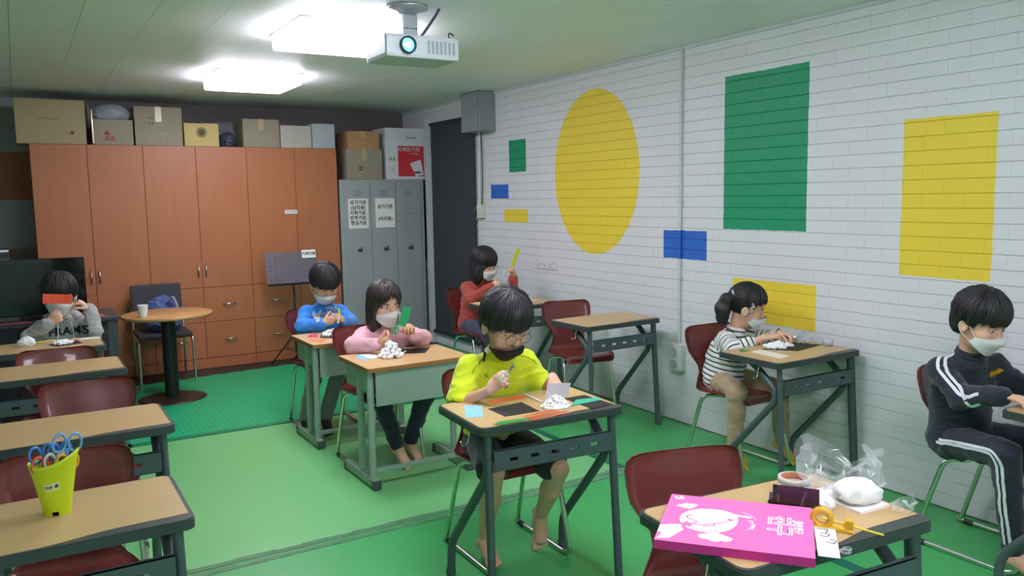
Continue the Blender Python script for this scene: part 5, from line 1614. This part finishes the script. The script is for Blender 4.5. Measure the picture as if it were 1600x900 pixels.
def scissors(loc, direction, normal, rgb, label, ln=.13, opened=.25, name='scissors', alpha=1.0, group=None, loop=1.0):
    """two blades and two finger loops; direction: from loops to tips"""
    t = thing(name, label, 'scissors', loc, 0, group)
    d = Vector(direction).normalized(); n = Vector(normal); n = (n - d * n.dot(d)).normalized(); s = d.cross(n)
    M = Matrix([[s[i], d[i], n[i], 0] for i in range(3)] + [[0, 0, 0, 1]])
    hm = mat('handle_%d_%d_%d' % rgb, rgb, .3, var=.03)
    for k in (-1, 1):
        A = M @ Matrix.Rotation(k * opened / 2, 4, 'Z')
        b = MB(); z = .0009 * k
        b.prism([(-.004 * k, -.01), (.006 * k, -.008), (.0055 * k, ln * .35), (-.001 * k, ln * .5)][::k], z - .0008, z + .0008, M=A)
        b.build('blade', m_steel, t)
        h = MB()
        h.torus(.0145 * loop, .0036, c=(-k * .0165 * loop, -ln * .36, z), n=22, m=7, M=A, sx=.85, sy=1.25)
        h.tube([(0, -.004, z), (-k * .002, -ln * .14, z), (-k * .005, -ln * .24, z)], [.005, .0045, .004], 7, M=A)
        h.build('handle', hm, t)
    MB().sphere((0, 0, .0), (.0032, .0032, .003), 10, 6, M=M).build('pivot', m_steel, t)
    return t
def stick(name, a, b, r, rgb, label, cat='stick', n=8):
    c = Vector(a); o = MB().tube([(0, 0, 0), tuple(Vector(b) - c)], r, n).build(name, mat('stick_%d_%d_%d' % rgb, rgb, .4, var=.03), None); o.location = c
    return tag(o, label, cat)
def strips(name, x0, x1, y0, y1, z, n, rgb, label, seed):
    t = thing(name, label, 'paper strips', ((x0 + x1) / 2, (y0 + y1) / 2, z)); rn = random.Random(seed)
    cx, cy = (x0 + x1) / 2, (y0 + y1) / 2; m = paper_mat(rgb)
    for i in range(n):
        v = i / max(1, n - 1)
        ya = y0 + (y1 - y0) * v + rn.uniform(-.012, .012) - cy; yb = y0 + (y1 - y0) * v + rn.uniform(-.014, .014) - cy
        xa = x0 - cx + rn.uniform(0, .03); xb = x1 - cx - rn.uniform(0, .04)
        MB().tube(fillet([(xa, ya, .002 + i * .001), ((xa + xb) / 2, (ya + yb) / 2 + rn.uniform(-.006, .006), .004 + i * .0012), (xb, yb, .002 + i * .001)], .04), .0022, 5, flat=(1.4, .6)).build('strip', m, t)
    return t
ZA, ZB = .7012, .6405

# ---- foreground desk
fo = thing('picture_folder', 'thick pink folder with a white fish drawing on the foreground desk', 'folder', (1.405, 1.318, ZA), math.radians(-140))
m_pk = mat('folder_pink', (238, 112, 182), .45, var=.02); m_pkd = mat('folder_magenta', (206, 44, 140), .5, var=.03)
w2, l2, th = .148, .172, .020
MB().box((-w2, -l2, th), (w2, l2, th + .0016), ch=.0006).build('front_cover', m_pk, fo)
MB().box((-w2, -l2, 0), (w2, l2, .0016), ch=.0006).build('back_cover', m_pkd, fo)
MB().box((w2 - .0016, -l2, .001), (w2, l2, th + .001)).build('side_fold', m_pkd, fo)
MB().box((-w2, -l2, .001), (-w2 + .0016, l2, th + .001)).build('side_fold', m_pkd, fo)
MB().box((-w2 + .003, -l2, .0016), (w2 - .003, -l2 + .0016, th)).build('bottom_fold', m_pkd, fo)
zt = th + .0016
m_pr = mat('print_offwhite', (250, 240, 250), .6, var=0)
def flat(outl, m, name, z=zt, par=None, holes=()):
    vs, fs = curve_mesh([outl] + list(holes), .0003)
    return MB().add([(v[0], v[1], v[2] + z + .0003) for v in vs], fs).build(name, m, par or fo)
# the fish: drawn as flat print, head up the cover
def lobes(cx, cy, rx, ry, n=24, squash=0): return [(cx + rx * math.cos(2 * PI * i / n), cy + ry * math.sin(2 * PI * i / n)) for i in range(n)]
fish = []
for i in range(48):
    a = 2 * PI * i / 48; r = 1 + .16 * max(0, math.cos(a - 2.3)) ** 6
    fish.append((.004 + .072 * r * math.cos(a), -.066 + .066 * r * math.sin(a)))
flat(fish, m_pr, 'fish_body_print')
def scallop(cx, cy, R, a0, a1, k=3):
    pts = [(cx, cy)]
    for i in range(25):
        u = i / 24; a = math.radians(a0 + (a1 - a0) * u); rr = R * (1 + .14 * abs(math.sin(u * PI * k)))
        pts.append((cx + rr * math.cos(a), cy + rr * math.sin(a)))
    return pts
flat(scallop(.070, -.040, .046, -60, 55), m_pr, 'fin_print'); flat(scallop(-.055, -.115, .034, 150, 250), m_pr, 'fin_print')
flat([(.045, -.125), (.075, -.115), (.130, -.140), (.140, -.168), (.105, -.160), (.100, -.171), (.062, -.171), (.052, -.150)], m_pr, 'tail_print')
flat([(-.052, -.010), (-.040, -.006), (-.036, .028), (-.042, .034), (-.048, .028)], m_pr, 'snout_print')
def line(pts, r, m, name): return MB().tube([(p[0], p[1], zt + .0006) for p in fillet([(q[0], q[1], 0) for q in pts], .012)], r, 6, flat=(1, .35)).build(name, m, fo)
line([(.035, -.075), (.012, -.035), (.000, -.020)][::-1], .0017, m_pkd, 'line_print')
line([(-.020, -.105), (-.005, -.120), (.010, -.105), (.020, -.085), (.030, -.100), (.042, -.075), (.035, -.050), (.020, -.048)], .0017, m_pkd, 'line_print')
flat([(-.012 + .0045 * math.cos(a), -.015 + .007 * math.sin(a)) for a in np.linspace(0, 2 * PI, 12)[:-1]], m_pkd, 'eye_print', zt + .0005)
st = []
for i in range(10):
    a = PI / 2 + i * PI / 5 + .5; r = .019 if i % 2 == 0 else .009
    st.append((.040 + r * math.cos(a), -.110 + r * math.sin(a)))
flat(st, m_pk, 'star_print', zt + .0005)
for i in range(13):
    a = -1.9 + i * .19; p = (.004 + .064 * math.cos(a), -.066 + .058 * math.sin(a)); q = (.004 + .064 * math.cos(a + .07), -.066 + .058 * math.sin(a + .07))
    MB().tube([(p[0], p[1], zt + .0006), (q[0], q[1], zt + .0006)], .0012, 5, flat=(1, .4)).build('stitch_print', m_pkd, fo)
for i, ch in enumerate('friend.'):
    u = i / 6; write(ch, .017, (-.020 + u * .055, .040 - .010 * (1 - math.sin(u * PI)) + .0, zt + .0004), (math.cos(.25 - u * .5), math.sin(.25 - u * .5), 0), (-math.sin(.25 - u * .5), math.cos(.25 - u * .5), 0), m_pr, fo, bold=.0005)
line([(-.070, .010), (-.052, .034), (-.030, .044)], .0010, m_pr, 'line_print')
write('친구', .062, (-.012, .095, zt + .0004), (1, 0, 0), (0, 1, 0), m_pr, fo, bold=.0028)
write('친구', .062, (-.012, .095, zt + .0010), (1, 0, 0), (0, 1, 0), m_pkd, fo, bold=-.0012)
write('좋은친구', .021, (-.012, .138, zt + .0004), (1, 0, 0), (0, 1, 0), m_pr, fo, bold=.0008)
write('미술\nART', .013, (-.125, -.150, zt + .0004), (.9, .4, 0), (-.4, .9, 0), m_pr, fo, bold=.0005)
# things sticking out of the folder's open end
card = sheet('name_card', [(1.590, 1.248), (1.445, 1.118), (1.474, 1.083), (1.626, 1.215)], ZA + .006, WHITE, 'white card with black handwriting sticking out of the pink folder', 'card', .0014)
for i, pts in enumerate([[(.035, .050), (.050, .030), (.030, .020)], [(.020, .028), (.032, .010), (.012, .004), (.008, .020)], [(.006, -.008), (.014, -.024), (-.004, -.026)], [(-.010, -.012), (-.004, -.030)]]):
    MB().tube([(p[0] - .005, p[1] + .0, .0018) for p in fillet([(q[0], q[1], 0) for q in pts], .006)], .0012, 5, flat=(1, .4)).build('handwriting', m_black, card)
td_ = thing('tape_dispenser', 'amber yellow plastic tape dispenser beside the white name card', 'dispenser', (1.600, 1.205, ZA), -.95)
m_amb = mat('amber_plastic', (226, 172, 40), .3, var=.05, coat=.3)
MB().box((-.055, -.014, 0), (.045, .014, .010), ch=.003).build('base', m_amb, td_)
MB().lathe([(.013, -.009), (.026, -.009), (.026, .009), (.013, .009), (.013, -.009)], 26, M=Matrix.Translation((-.020, 0, .026)) @ Rx).build('reel_cheek', m_amb, td_)
MB().box((.030, -.012, .008), (.050, .012, .030), ch=.003).build('cutter_block', m_amb, td_)
stick('yellow_chopstick', (1.612, 1.240, ZA + .014), (1.665, 1.110, ZA + .004), .0028, (240, 214, 60), 'longer yellow stick lying across the foreground desk edge', 'stick')
stick('yellow_chopstick', (1.598, 1.202, ZA + .012), (1.618, 1.155, ZA + .004), .0028, (240, 214, 60), 'shorter yellow stick beside the amber tape dispenser', 'stick')
stick('red_stick', (1.400, 1.155, ZA + .003), (1.372, 1.128, ZA + .003), .0022, (222, 62, 44), 'short red stick on the desk just below the pink folder', 'stick')
glo = thing('plastic_clip', 'small clear glossy plastic clip at the end of the name card', 'clip', (1.513, 1.100, ZA + .001), 0)
MB().torus(.010, .003, c=(0, 0, .006)).torus(.008, .002, c=(.004, -.002, .012)).build('ring', m_film, glo)
# tape rolls
m_tp = mat('tape_side', (226, 222, 212), .35, var=.03, trans=.2); m_core = mat('tape_core', (196, 128, 92), .7, var=.06)
for i, (dx, dy, z, r) in enumerate(((0, 0, 0, .043), (.004, -.003, .0165, .042), (.008, .0, .033, .041))):
    t = thing('tape_roll', ['lowest clear tape roll of the stack on the foreground desk', 'middle clear tape roll of the stack on the foreground desk', 'topmost clear tape roll of the stack, brown core showing'][i], 'tape', (1.705 + dx, 1.408 + dy, ZA + z), 0, 'stacked tape rolls')
    MB().lathe([(.033, .001), (r, .001), (r, .0155), (.033, .0155), (.033, .001)], 36).build('tape', m_tp, t)
    MB().lathe([(.0305, 0), (.0335, 0), (.0335, .016), (.0305, .016), (.0305, 0)], 36).build('core', m_core if i == 2 else m_tp, t)
MB().lathe([(0, .0), (.030, .0), (.030, .026), (0, .026)], 28).build('brown_plug', m_core, bpy.data.objects['tape_roll'])
# dark curled card sleeve
a, b = Vector((1.588, 1.392, 0)), Vector((1.662, 1.287, 0)); ax = (b - a).normalized(); nx = Vector((-ax.y, ax.x, 0))
if nx.x < 0: nx = -nx
cs = thing('curled_card', 'dark purple curled card sleeve between the folder and tape rolls', 'card', (a.x, a.y, ZA))
sec = [(.000, .058), (.001, .038), (.003, .022), (.009, .009), (.020, .002), (.034, .001), (.047, .006), (.056, .016)]
vs = []; fs = []
L_ = (b - a).length
for s_ in (0, .0012):
    for j in range(9):
        u = j / 8; 
        for (p, z) in sec:
            cut = .018 * max(0, 1 - u * 6) ** 2 * (1 if z > .02 else .2)
            q = ax * (u * L_ + cut) + nx * (p + s_); vs.append((q.x, q.y, z + s_))
k = len(sec); o = 9 * k
for j in range(8):
    for i in range(k - 1):
        q = (j * k + i, j * k + i + 1, (j + 1) * k + i + 1, (j + 1) * k + i); fs.append(q); fs.append(tuple(x + o for x in q[::-1]))
m_purp = mat('card_purple_black', (66, 46, 70), .35, var=.03)
MB().add(vs, fs, 0, True).build('sleeve', m_purp, cs)
up_ = Vector((0, 0, 1))
write('∴·∵·', .012, ax * .030 - nx * .0006 + Vector((0, 0, .026)), up_ * -1, ax, m_pr, cs)
write('∴·∵·:·∴·∵·:·', .011, ax * .090 - nx * .0006 + Vector((0, 0, .027)), (up_ * -1 + ax * -.3).normalized(), (ax + up_ * -.3).normalized(), m_pr, cs)
crumple('tissue_wad', (1.693, 1.292, ZA + .001), (.022, .022, .020), m_cot, 'small white tissue wad stuffed in the dark curled card', 'tissue', 9, .18, 18, 12)
sheet('white_pad', [(1.735, 1.390), (1.850, 1.385), (1.842, 1.215), (1.735, 1.222)], ZA, (240, 238, 236), 'white cotton pad sheet under the cotton bag on foreground desk', 'pad', .007)
ct = crumple('cotton_wool', (1.800, 1.280, ZA + .0085), (.062, .058, .032), m_cot, 'large lump of white cotton wool on the foreground desk', 'cotton', 12, .16, 30, 20, flat=False)
# clear plastic bag standing open behind the cotton
rn = random.Random(8)
def film_bag(name, c, rx, ry, H, label, seed, m, nseg=22, nr=9):
    rn = random.Random(seed); vs = []; fs = []
    for i in range(nr):
        v = i / (nr - 1)
        for j in range(nseg):
            a = 2 * PI * j / nseg
            k = 1 + .20 * math.sin(a * 5 + v * 7 + seed) + rn.uniform(-.14, .14) * (0.4 + v)
            top = 1 + .28 * math.sin(a * 2 + seed) if v > .5 else 1
            vs.append((rx * k * math.cos(a) * (.75 + .30 * math.sin(v * 2.6)), ry * k * math.sin(a) * (.75 + .30 * math.sin(v * 2.6)), max(0.001, H * v * top + rn.uniform(-.012, .012) * (v > 0))))
    for i in range(nr - 1):
        for j in range(nseg):
            q = (i * nseg + j, i * nseg + (j + 1) % nseg, (i + 1) * nseg + (j + 1) % nseg, (i + 1) * nseg + j)
            fs += [(q[0], q[1], q[2]), (q[0], q[2], q[3])]
    o = MB().add(vs, fs, 0, False).build(name, m, None); o.location = c
    return tag(o, label, 'bag')
fb = film_bag('clear_bag', (1.800, 1.330, ZA + .009), .095, .088, .105, 'crumpled clear plastic bag standing open behind the cotton wool', 4, m_film)
m_glint = mat('painted_glint', (250, 252, 255), .08, var=0, spec=1.0, coat=1.0)  # near-white slivers modelled on the bag as its bright highlights
for i in range(16):
    a = rn.uniform(0, 2 * PI); rr = rn.uniform(.75, 1.0); z0 = rn.uniform(.02, .095)
    p = Vector((.095 * rr * math.cos(a), .088 * rr * math.sin(a), z0)); d = Vector((rn.uniform(-.5, .5), rn.uniform(-.5, .5), rn.uniform(-.6, 1))).normalized() * rn.uniform(.012, .035)
    MB().tube([tuple(p), tuple(p + d * .5 + Vector((.003, .002, .001))), tuple(p + d)], [.0006, .0017, .0005], 5, flat=(1.6, .5)).build('fold_glint', m_glint, fb)
film_bag('clear_bag', (1.845, 1.180, ZA), .034, .024, .030, 'small wisp of clear film at the right end of the foreground desk', 7, m_film, 12, 5)

# ---- yellow shirt boy's desk
sheet('blue_paper', [(1.343, 2.568), (1.405, 2.546), (1.478, 2.693), (1.420, 2.728)], ZA, SKY, 'light blue note paper at the left of the yellow shirt boy desk')
sheet('black_paper', [(1.471, 2.503), (1.616, 2.496), (1.631, 2.647), (1.472, 2.631)], ZA, BLACKP, 'black paper sheet in the middle of the yellow shirt boy desk')
sheet('orange_paper', [(1.529, 2.695), (1.682, 2.690), (1.686, 2.735), (1.530, 2.742)], ZA, ORANGE, 'orange paper strip in front of the yellow shirt boy')
sheet('black_paper', [(1.800, 2.600), (1.900, 2.600), (1.905, 2.420), (1.795, 2.410)], ZA, BLACKP, 'black paper sheet under the teal paper at the desk right end')
sheet('teal_paper', [(1.752, 2.485), (1.823, 2.551), (1.915, 2.533), (1.900, 2.495)], ZA + .0015, TEAL, 'teal paper lying over black paper beside the bead pile')
stick('white_stick', (1.702, 2.736, ZA + .004), (1.690, 2.590, ZA + .004), .0045, (228, 224, 214), 'white stick between the orange paper and the bead pile')
heap('bead_pile', (1.700, 2.515, ZA), .055, .045, 300, .0062, m_cot, 'pile of small white foam beads on the yellow shirt boy desk', 'beads', 3, kind='stuff')
strips('orange_strips', 1.500, 1.700, 2.420, 2.452, ZA, 5, (232, 92, 52), 'tangle of thin orange strips near the desk front edge', 4)
strips('green_strips', 1.372, 1.530, 2.408, 2.430, ZA, 5, (44, 160, 70), 'tangle of thin green strips near the desk front left corner', 5)
held_sheet('white_card', [(1.700, 2.560, .785), (1.795, 2.545, .775), (1.790, 2.560, .715), (1.690, 2.575, .725)], (222, 214, 220), 'white translucent card pinched between the yellow shirt boy fingers', 'card')
scissors((1.548, 2.602, .842), (.55, -.15, .62), (.3, -.9, .2), (226, 222, 208), 'small cream scissors held by the yellow shirt boy', ln=.075, opened=.5)

# ---- pink sweater girl's desk
sheet('blue_paper', [(1.520, 4.130), (1.575, 4.090), (1.590, 4.205), (1.555, 4.270)], ZB, SKY, 'light blue paper at the left of the pink sweater girl desk')
sheet('white_paper', [(1.565, 4.255), (1.630, 4.265), (1.650, 4.115), (1.575, 4.100)], ZB + .0014, WHITE, 'white paper overlapping the blue one on the pink sweater girl desk')
heap('cotton_fluff', (1.690, 4.090, ZB), .062, .085, 130, .013, m_cot, 'round heap of white cotton fluff on the pink sweater girl desk', 'cotton', 6, kind='stuff')
sheet('black_paper', [(1.820, 4.270), (1.990, 4.230), (1.890, 4.085), (1.775, 4.140)], ZB, BLACKP, 'black paper at the right of the pink sweater girl desk')
stick('white_stick', (1.740, 4.080, ZB + .004), (1.800, 4.150, ZB + .012), .003, (228, 228, 222), 'thin white stick leaning from the cotton fluff heap')
held_sheet('green_paper', [(1.790, 4.130, .905), (1.838, 4.130, .893), (1.800, 4.138, .790), (1.755, 4.138, .803)], (38, 172, 104), 'bright green paper held up by the pink sweater girl')
scissors((1.746, 4.130, .818), (.28, .0, 1), (.3, -.9, 0), (70, 170, 110), 'small scissors with green handles cutting the green paper', ln=.11, opened=.3)

# ---- blue sweater boy's desk
sheet('orange_paper', [(1.470, 4.860), (1.500, 4.940), (1.590, 4.860), (1.530, 4.770)], ZB, (236, 124, 70), 'orange paper at the left front of the blue sweater boy desk')
sheet('red_paper', [(1.500, 5.000), (1.560, 5.105), (1.600, 5.095), (1.560, 4.965)], ZB, RED, 'crimson paper behind the orange one on the blue sweater boy desk')
sheet('black_paper', [(1.560, 4.930), (1.620, 5.070), (1.800, 5.075), (1.790, 4.960), (1.640, 4.850)], ZB, BLACKP, 'black paper under the cotton on the blue sweater boy desk')
heap('cotton_fluff', (1.680, 4.985, ZB + .0012), .085, .035, 120, .011, m_cot, 'flat white cotton heap on the blue sweater boy black paper', 'cotton', 8, kind='stuff')
for i, (x, y, a) in enumerate(((1.650, 4.960, .5), (1.730, 4.990, .1))):
    g = MB().box((-.035, -.007, 0), (.035, .007, .004), ch=.001).build('yellow_strip', paper_mat(YELLOW), None); g.location = (x, y, ZB + .040); g.rotation_euler = (0, .1, a)
    tag(g, ['left yellow paper strip on the blue sweater boy cotton heap', 'right yellow paper strip on the blue sweater boy cotton heap'][i], 'paper')
mk = thing('yellow_marker', 'yellow marker held upright by the blue sweater boy', 'marker', (1.732, 5.065, .700))
MB().tube([(0, 0, 0), (.006, 0, .055)], .006, 10).build('barrel', m_paper, mk); MB().tube([(.006, 0, .055), (.010, 0, .098)], .0072, 10).build('cap', mat('marker_yellow', (214, 226, 54), .4, var=0), mk)

# ---- striped child's desk
sheet('black_paper', [(3.215, 2.860), (3.475, 2.930), (3.560, 2.765), (3.320, 2.720)], ZA, BLACKP, 'black paper under the cotton on the striped shirt child desk')
heap('cotton_tufts', (3.325, 2.850, ZA + .0012), .075, .026, 90, .010, m_cot, 'scattered white cotton tufts on the striped shirt child paper', 'cotton', 9, kind='stuff')
sheet('cream_card', [(3.115, 2.838), (3.190, 2.847), (3.180, 2.656), (3.100, 2.640)], ZA, (236, 228, 206), 'cream card strip at the front of the striped shirt child desk', 'card', .003)
strips('green_strips', 3.070, 3.150, 2.870, 2.905, ZA, 5, (60, 160, 110), 'small bundle of green strips on the striped shirt child desk', 11)
film_bag('clear_bag', (3.540, 2.880, ZA), .050, .040, .035, 'flattened clear bag by the wall on the striped shirt child desk', 13, m_filmc, 14, 5)
gc = thing('clear_cup', 'small clear plastic cup near the wall on the striped child desk', 'cup', (3.560, 2.730, ZA))
MB().lathe([(0, .001), (.024, .001), (.030, .034), (.0285, .034), (.0225, .003), (0, .003)], 24).build('cup_wall', m_filmc, gc)

# ---- red sweater child's desk
held_sheet('yellow_paper', [(3.268, 5.440, .955), (3.300, 5.440, .950), (3.365, 5.440, 1.085), (3.328, 5.440, 1.095)], (216, 214, 40), 'long yellow paper held up by the red sweater child')
scissors((3.232, 5.430, .862), (.35, .0, -1), (.2, -.9, .1), (214, 218, 218), 'silver scissors held point down by the red sweater child', ln=.13, opened=.3)
sheet('white_paper', [(3.250, 5.330), (3.370, 5.370), (3.385, 5.240), (3.270, 5.220)], ZA, WHITE, 'white paper on the red sweater child desk')
sheet('cream_notebook', [(2.905, 5.390), (3.010, 5.390), (3.010, 5.200), (2.905, 5.210)], ZA, (216, 196, 158), 'cream notebook on the left corner of red sweater child desk', 'notebook', .006)
crumple('tissue_wad', (3.330, 5.290, ZA + .002), (.035, .025, .014), m_cot, 'flat white cotton wad on the red sweater child paper', 'cotton', 21, .2, 16, 10)

# ---- grey hoodie boy's desk
held_sheet('orange_paper', [(.093, 5.440, .983), (.243, 5.440, .966), (.238, 5.440, .910), (.088, 5.440, .926)], (232, 86, 52), 'vivid orange paper held before the grey hoodie boy face', bend=.006)
crumple('tissue_wad', (-.010, 5.345, ZA), (.042, .035, .032), m_cot, 'crumpled white tissue at the left of grey hoodie boy desk', 'tissue', 22, .22, 20, 12)
sheet('black_paper', [(.095, 5.290), (.246, 5.375), (.268, 5.245), (.140, 5.200)], ZA, (50, 34, 36), 'dark paper under the cotton on the grey hoodie boy desk')
heap('cotton_tufts', (.165, 5.290, ZA + .0012), .055, .024, 60, .010, m_cot, 'small white cotton tufts on the grey hoodie boy dark paper', 'cotton', 15, kind='stuff')
sheet('white_paper', [(.230, 5.445), (.372, 5.440), (.374, 5.385), (.250, 5.372)], ZA, WHITE, 'white paper along the right rear of the grey hoodie boy desk')
stick('yellow_pencil', (.025, 5.410, ZA + .004), (.135, 5.450, ZA + .004), .004, (226, 206, 50), 'yellow pencil beside the crumpled tissue on the left desk', 'pencil')
sheet('red_scrap', [(.225, 5.300), (.255, 5.320), (.262, 5.290), (.235, 5.275)], ZA + .014, RED, 'tiny crimson paper scrap on the grey hoodie boy cotton tufts')

# ---- lime cup of scissors on the nearest left desk
cu = thing('scissors_cup', 'lime plastic cup full of scissors on the nearest left desk', 'cup', (.034, 2.365, ZA), -.35)
m_lime = mat('lime_plastic', (196, 214, 28), .35, var=.03)
vs = []; fs = []; nr, ns = 14, 40
def cup_pt(v, a, inset):
    wv = .029 + .026 * v ** 2.2 + .006 * math.sin(v * PI)
    rx, ry = wv * 1.12 - inset, wv * .78 - inset
    top = .148 + .016 * math.cos(a - .2) + .006 * math.cos(2 * a)
    return (rx * math.cos(a), ry * math.sin(a), top * v)
for ins in (0, .0022):
    for i in range(nr):
        for j in range(ns): vs.append(cup_pt(i / (nr - 1), 2 * PI * j / ns, ins))
o = nr * ns
for i in range(nr - 1):
    for j in range(ns):
        q = (i * ns + j, i * ns + (j + 1) % ns, (i + 1) * ns + (j + 1) % ns, (i + 1) * ns + j)
        if i == 0 and j in (29, 30, 31): continue
        if i in (11,) and j in (1, 2): continue
        fs.append(q); fs.append(tuple(x + o for x in q[::-1]))
for j in range(ns): q = ((nr - 1) * ns + j, (nr - 1) * ns + (j + 1) % ns); fs.append((q[0], q[1], q[1] + o, q[0] + o))
fs.append(tuple(range(o, o + ns)))
MB().add(vs, fs, 0, True).build('cup_body', m_lime, cu)
lbm = MB().add([(cup_pt(.50, a, -.0006)) for a in np.linspace(-1.9, -1.15, 8)] + [(cup_pt(.64, a, -.0006)) for a in np.linspace(-1.9, -1.15, 8)], [(i, i + 1, i + 9, i + 8) for i in range(7)], 0, True).build('paper_label', mat('label_lime_white', (214, 222, 176), .6, var=.02), cu)
vs, fs = text_mesh('가위 통', .011, bold=.0004)
MB().add([cup_pt(.57 + v[1] * 6.6, -1.53 + v[0] * 21, -.0013) for v in vs], fs).build('lettering', mat('label_ink', (96, 100, 60), .6, var=0), cu)
BL = (66, 128, 200)
for (dx, dy, top, tilt, rgb, lab, lp) in (
    (-.022, .004, .175, (-.10, .0), BL, 'blue scissors standing leftmost in the lime cup', 1.15),
    (.012, .012, .178, (.02, .0), BL, 'blue scissors in the middle of the lime cup', 1.05),
    (.028, .004, .198, (.14, .05), (104, 158, 212), 'pale blue scissors standing highest at the right in lime cup', 1.3),
    (-.014, -.006, .150, (-.04, -.06), (222, 92, 76), 'red scissors at the front of the lime cup', 1.25),
    (.008, -.006, .158, (.02, -.03), (196, 206, 196), 'pale grey scissors in front inside the lime cup', 1.05),
    (.030, -.004, .152, (.10, 0), (226, 166, 34), 'orange yellow scissors at the right inside the lime cup', 1.0),
    (-.008, .0, .140, (-.02, .04), (228, 112, 52), 'orange scissors low in the middle of the lime cup', .95)):
    d = Vector((-tilt[0], -tilt[1], -1)).normalized()
    c = math.cos(-.35); s = math.sin(-.35); wx, wy = dx * c - dy * s, dx * s + dy * c
    ln = .115
    scissors((.034 + wx, 2.365 + wy, ZA + top - ln * .5), tuple(d), (.30, -.95, .0), rgb, lab, ln=ln, opened=.12, group='scissors in the lime cup', loop=lp)
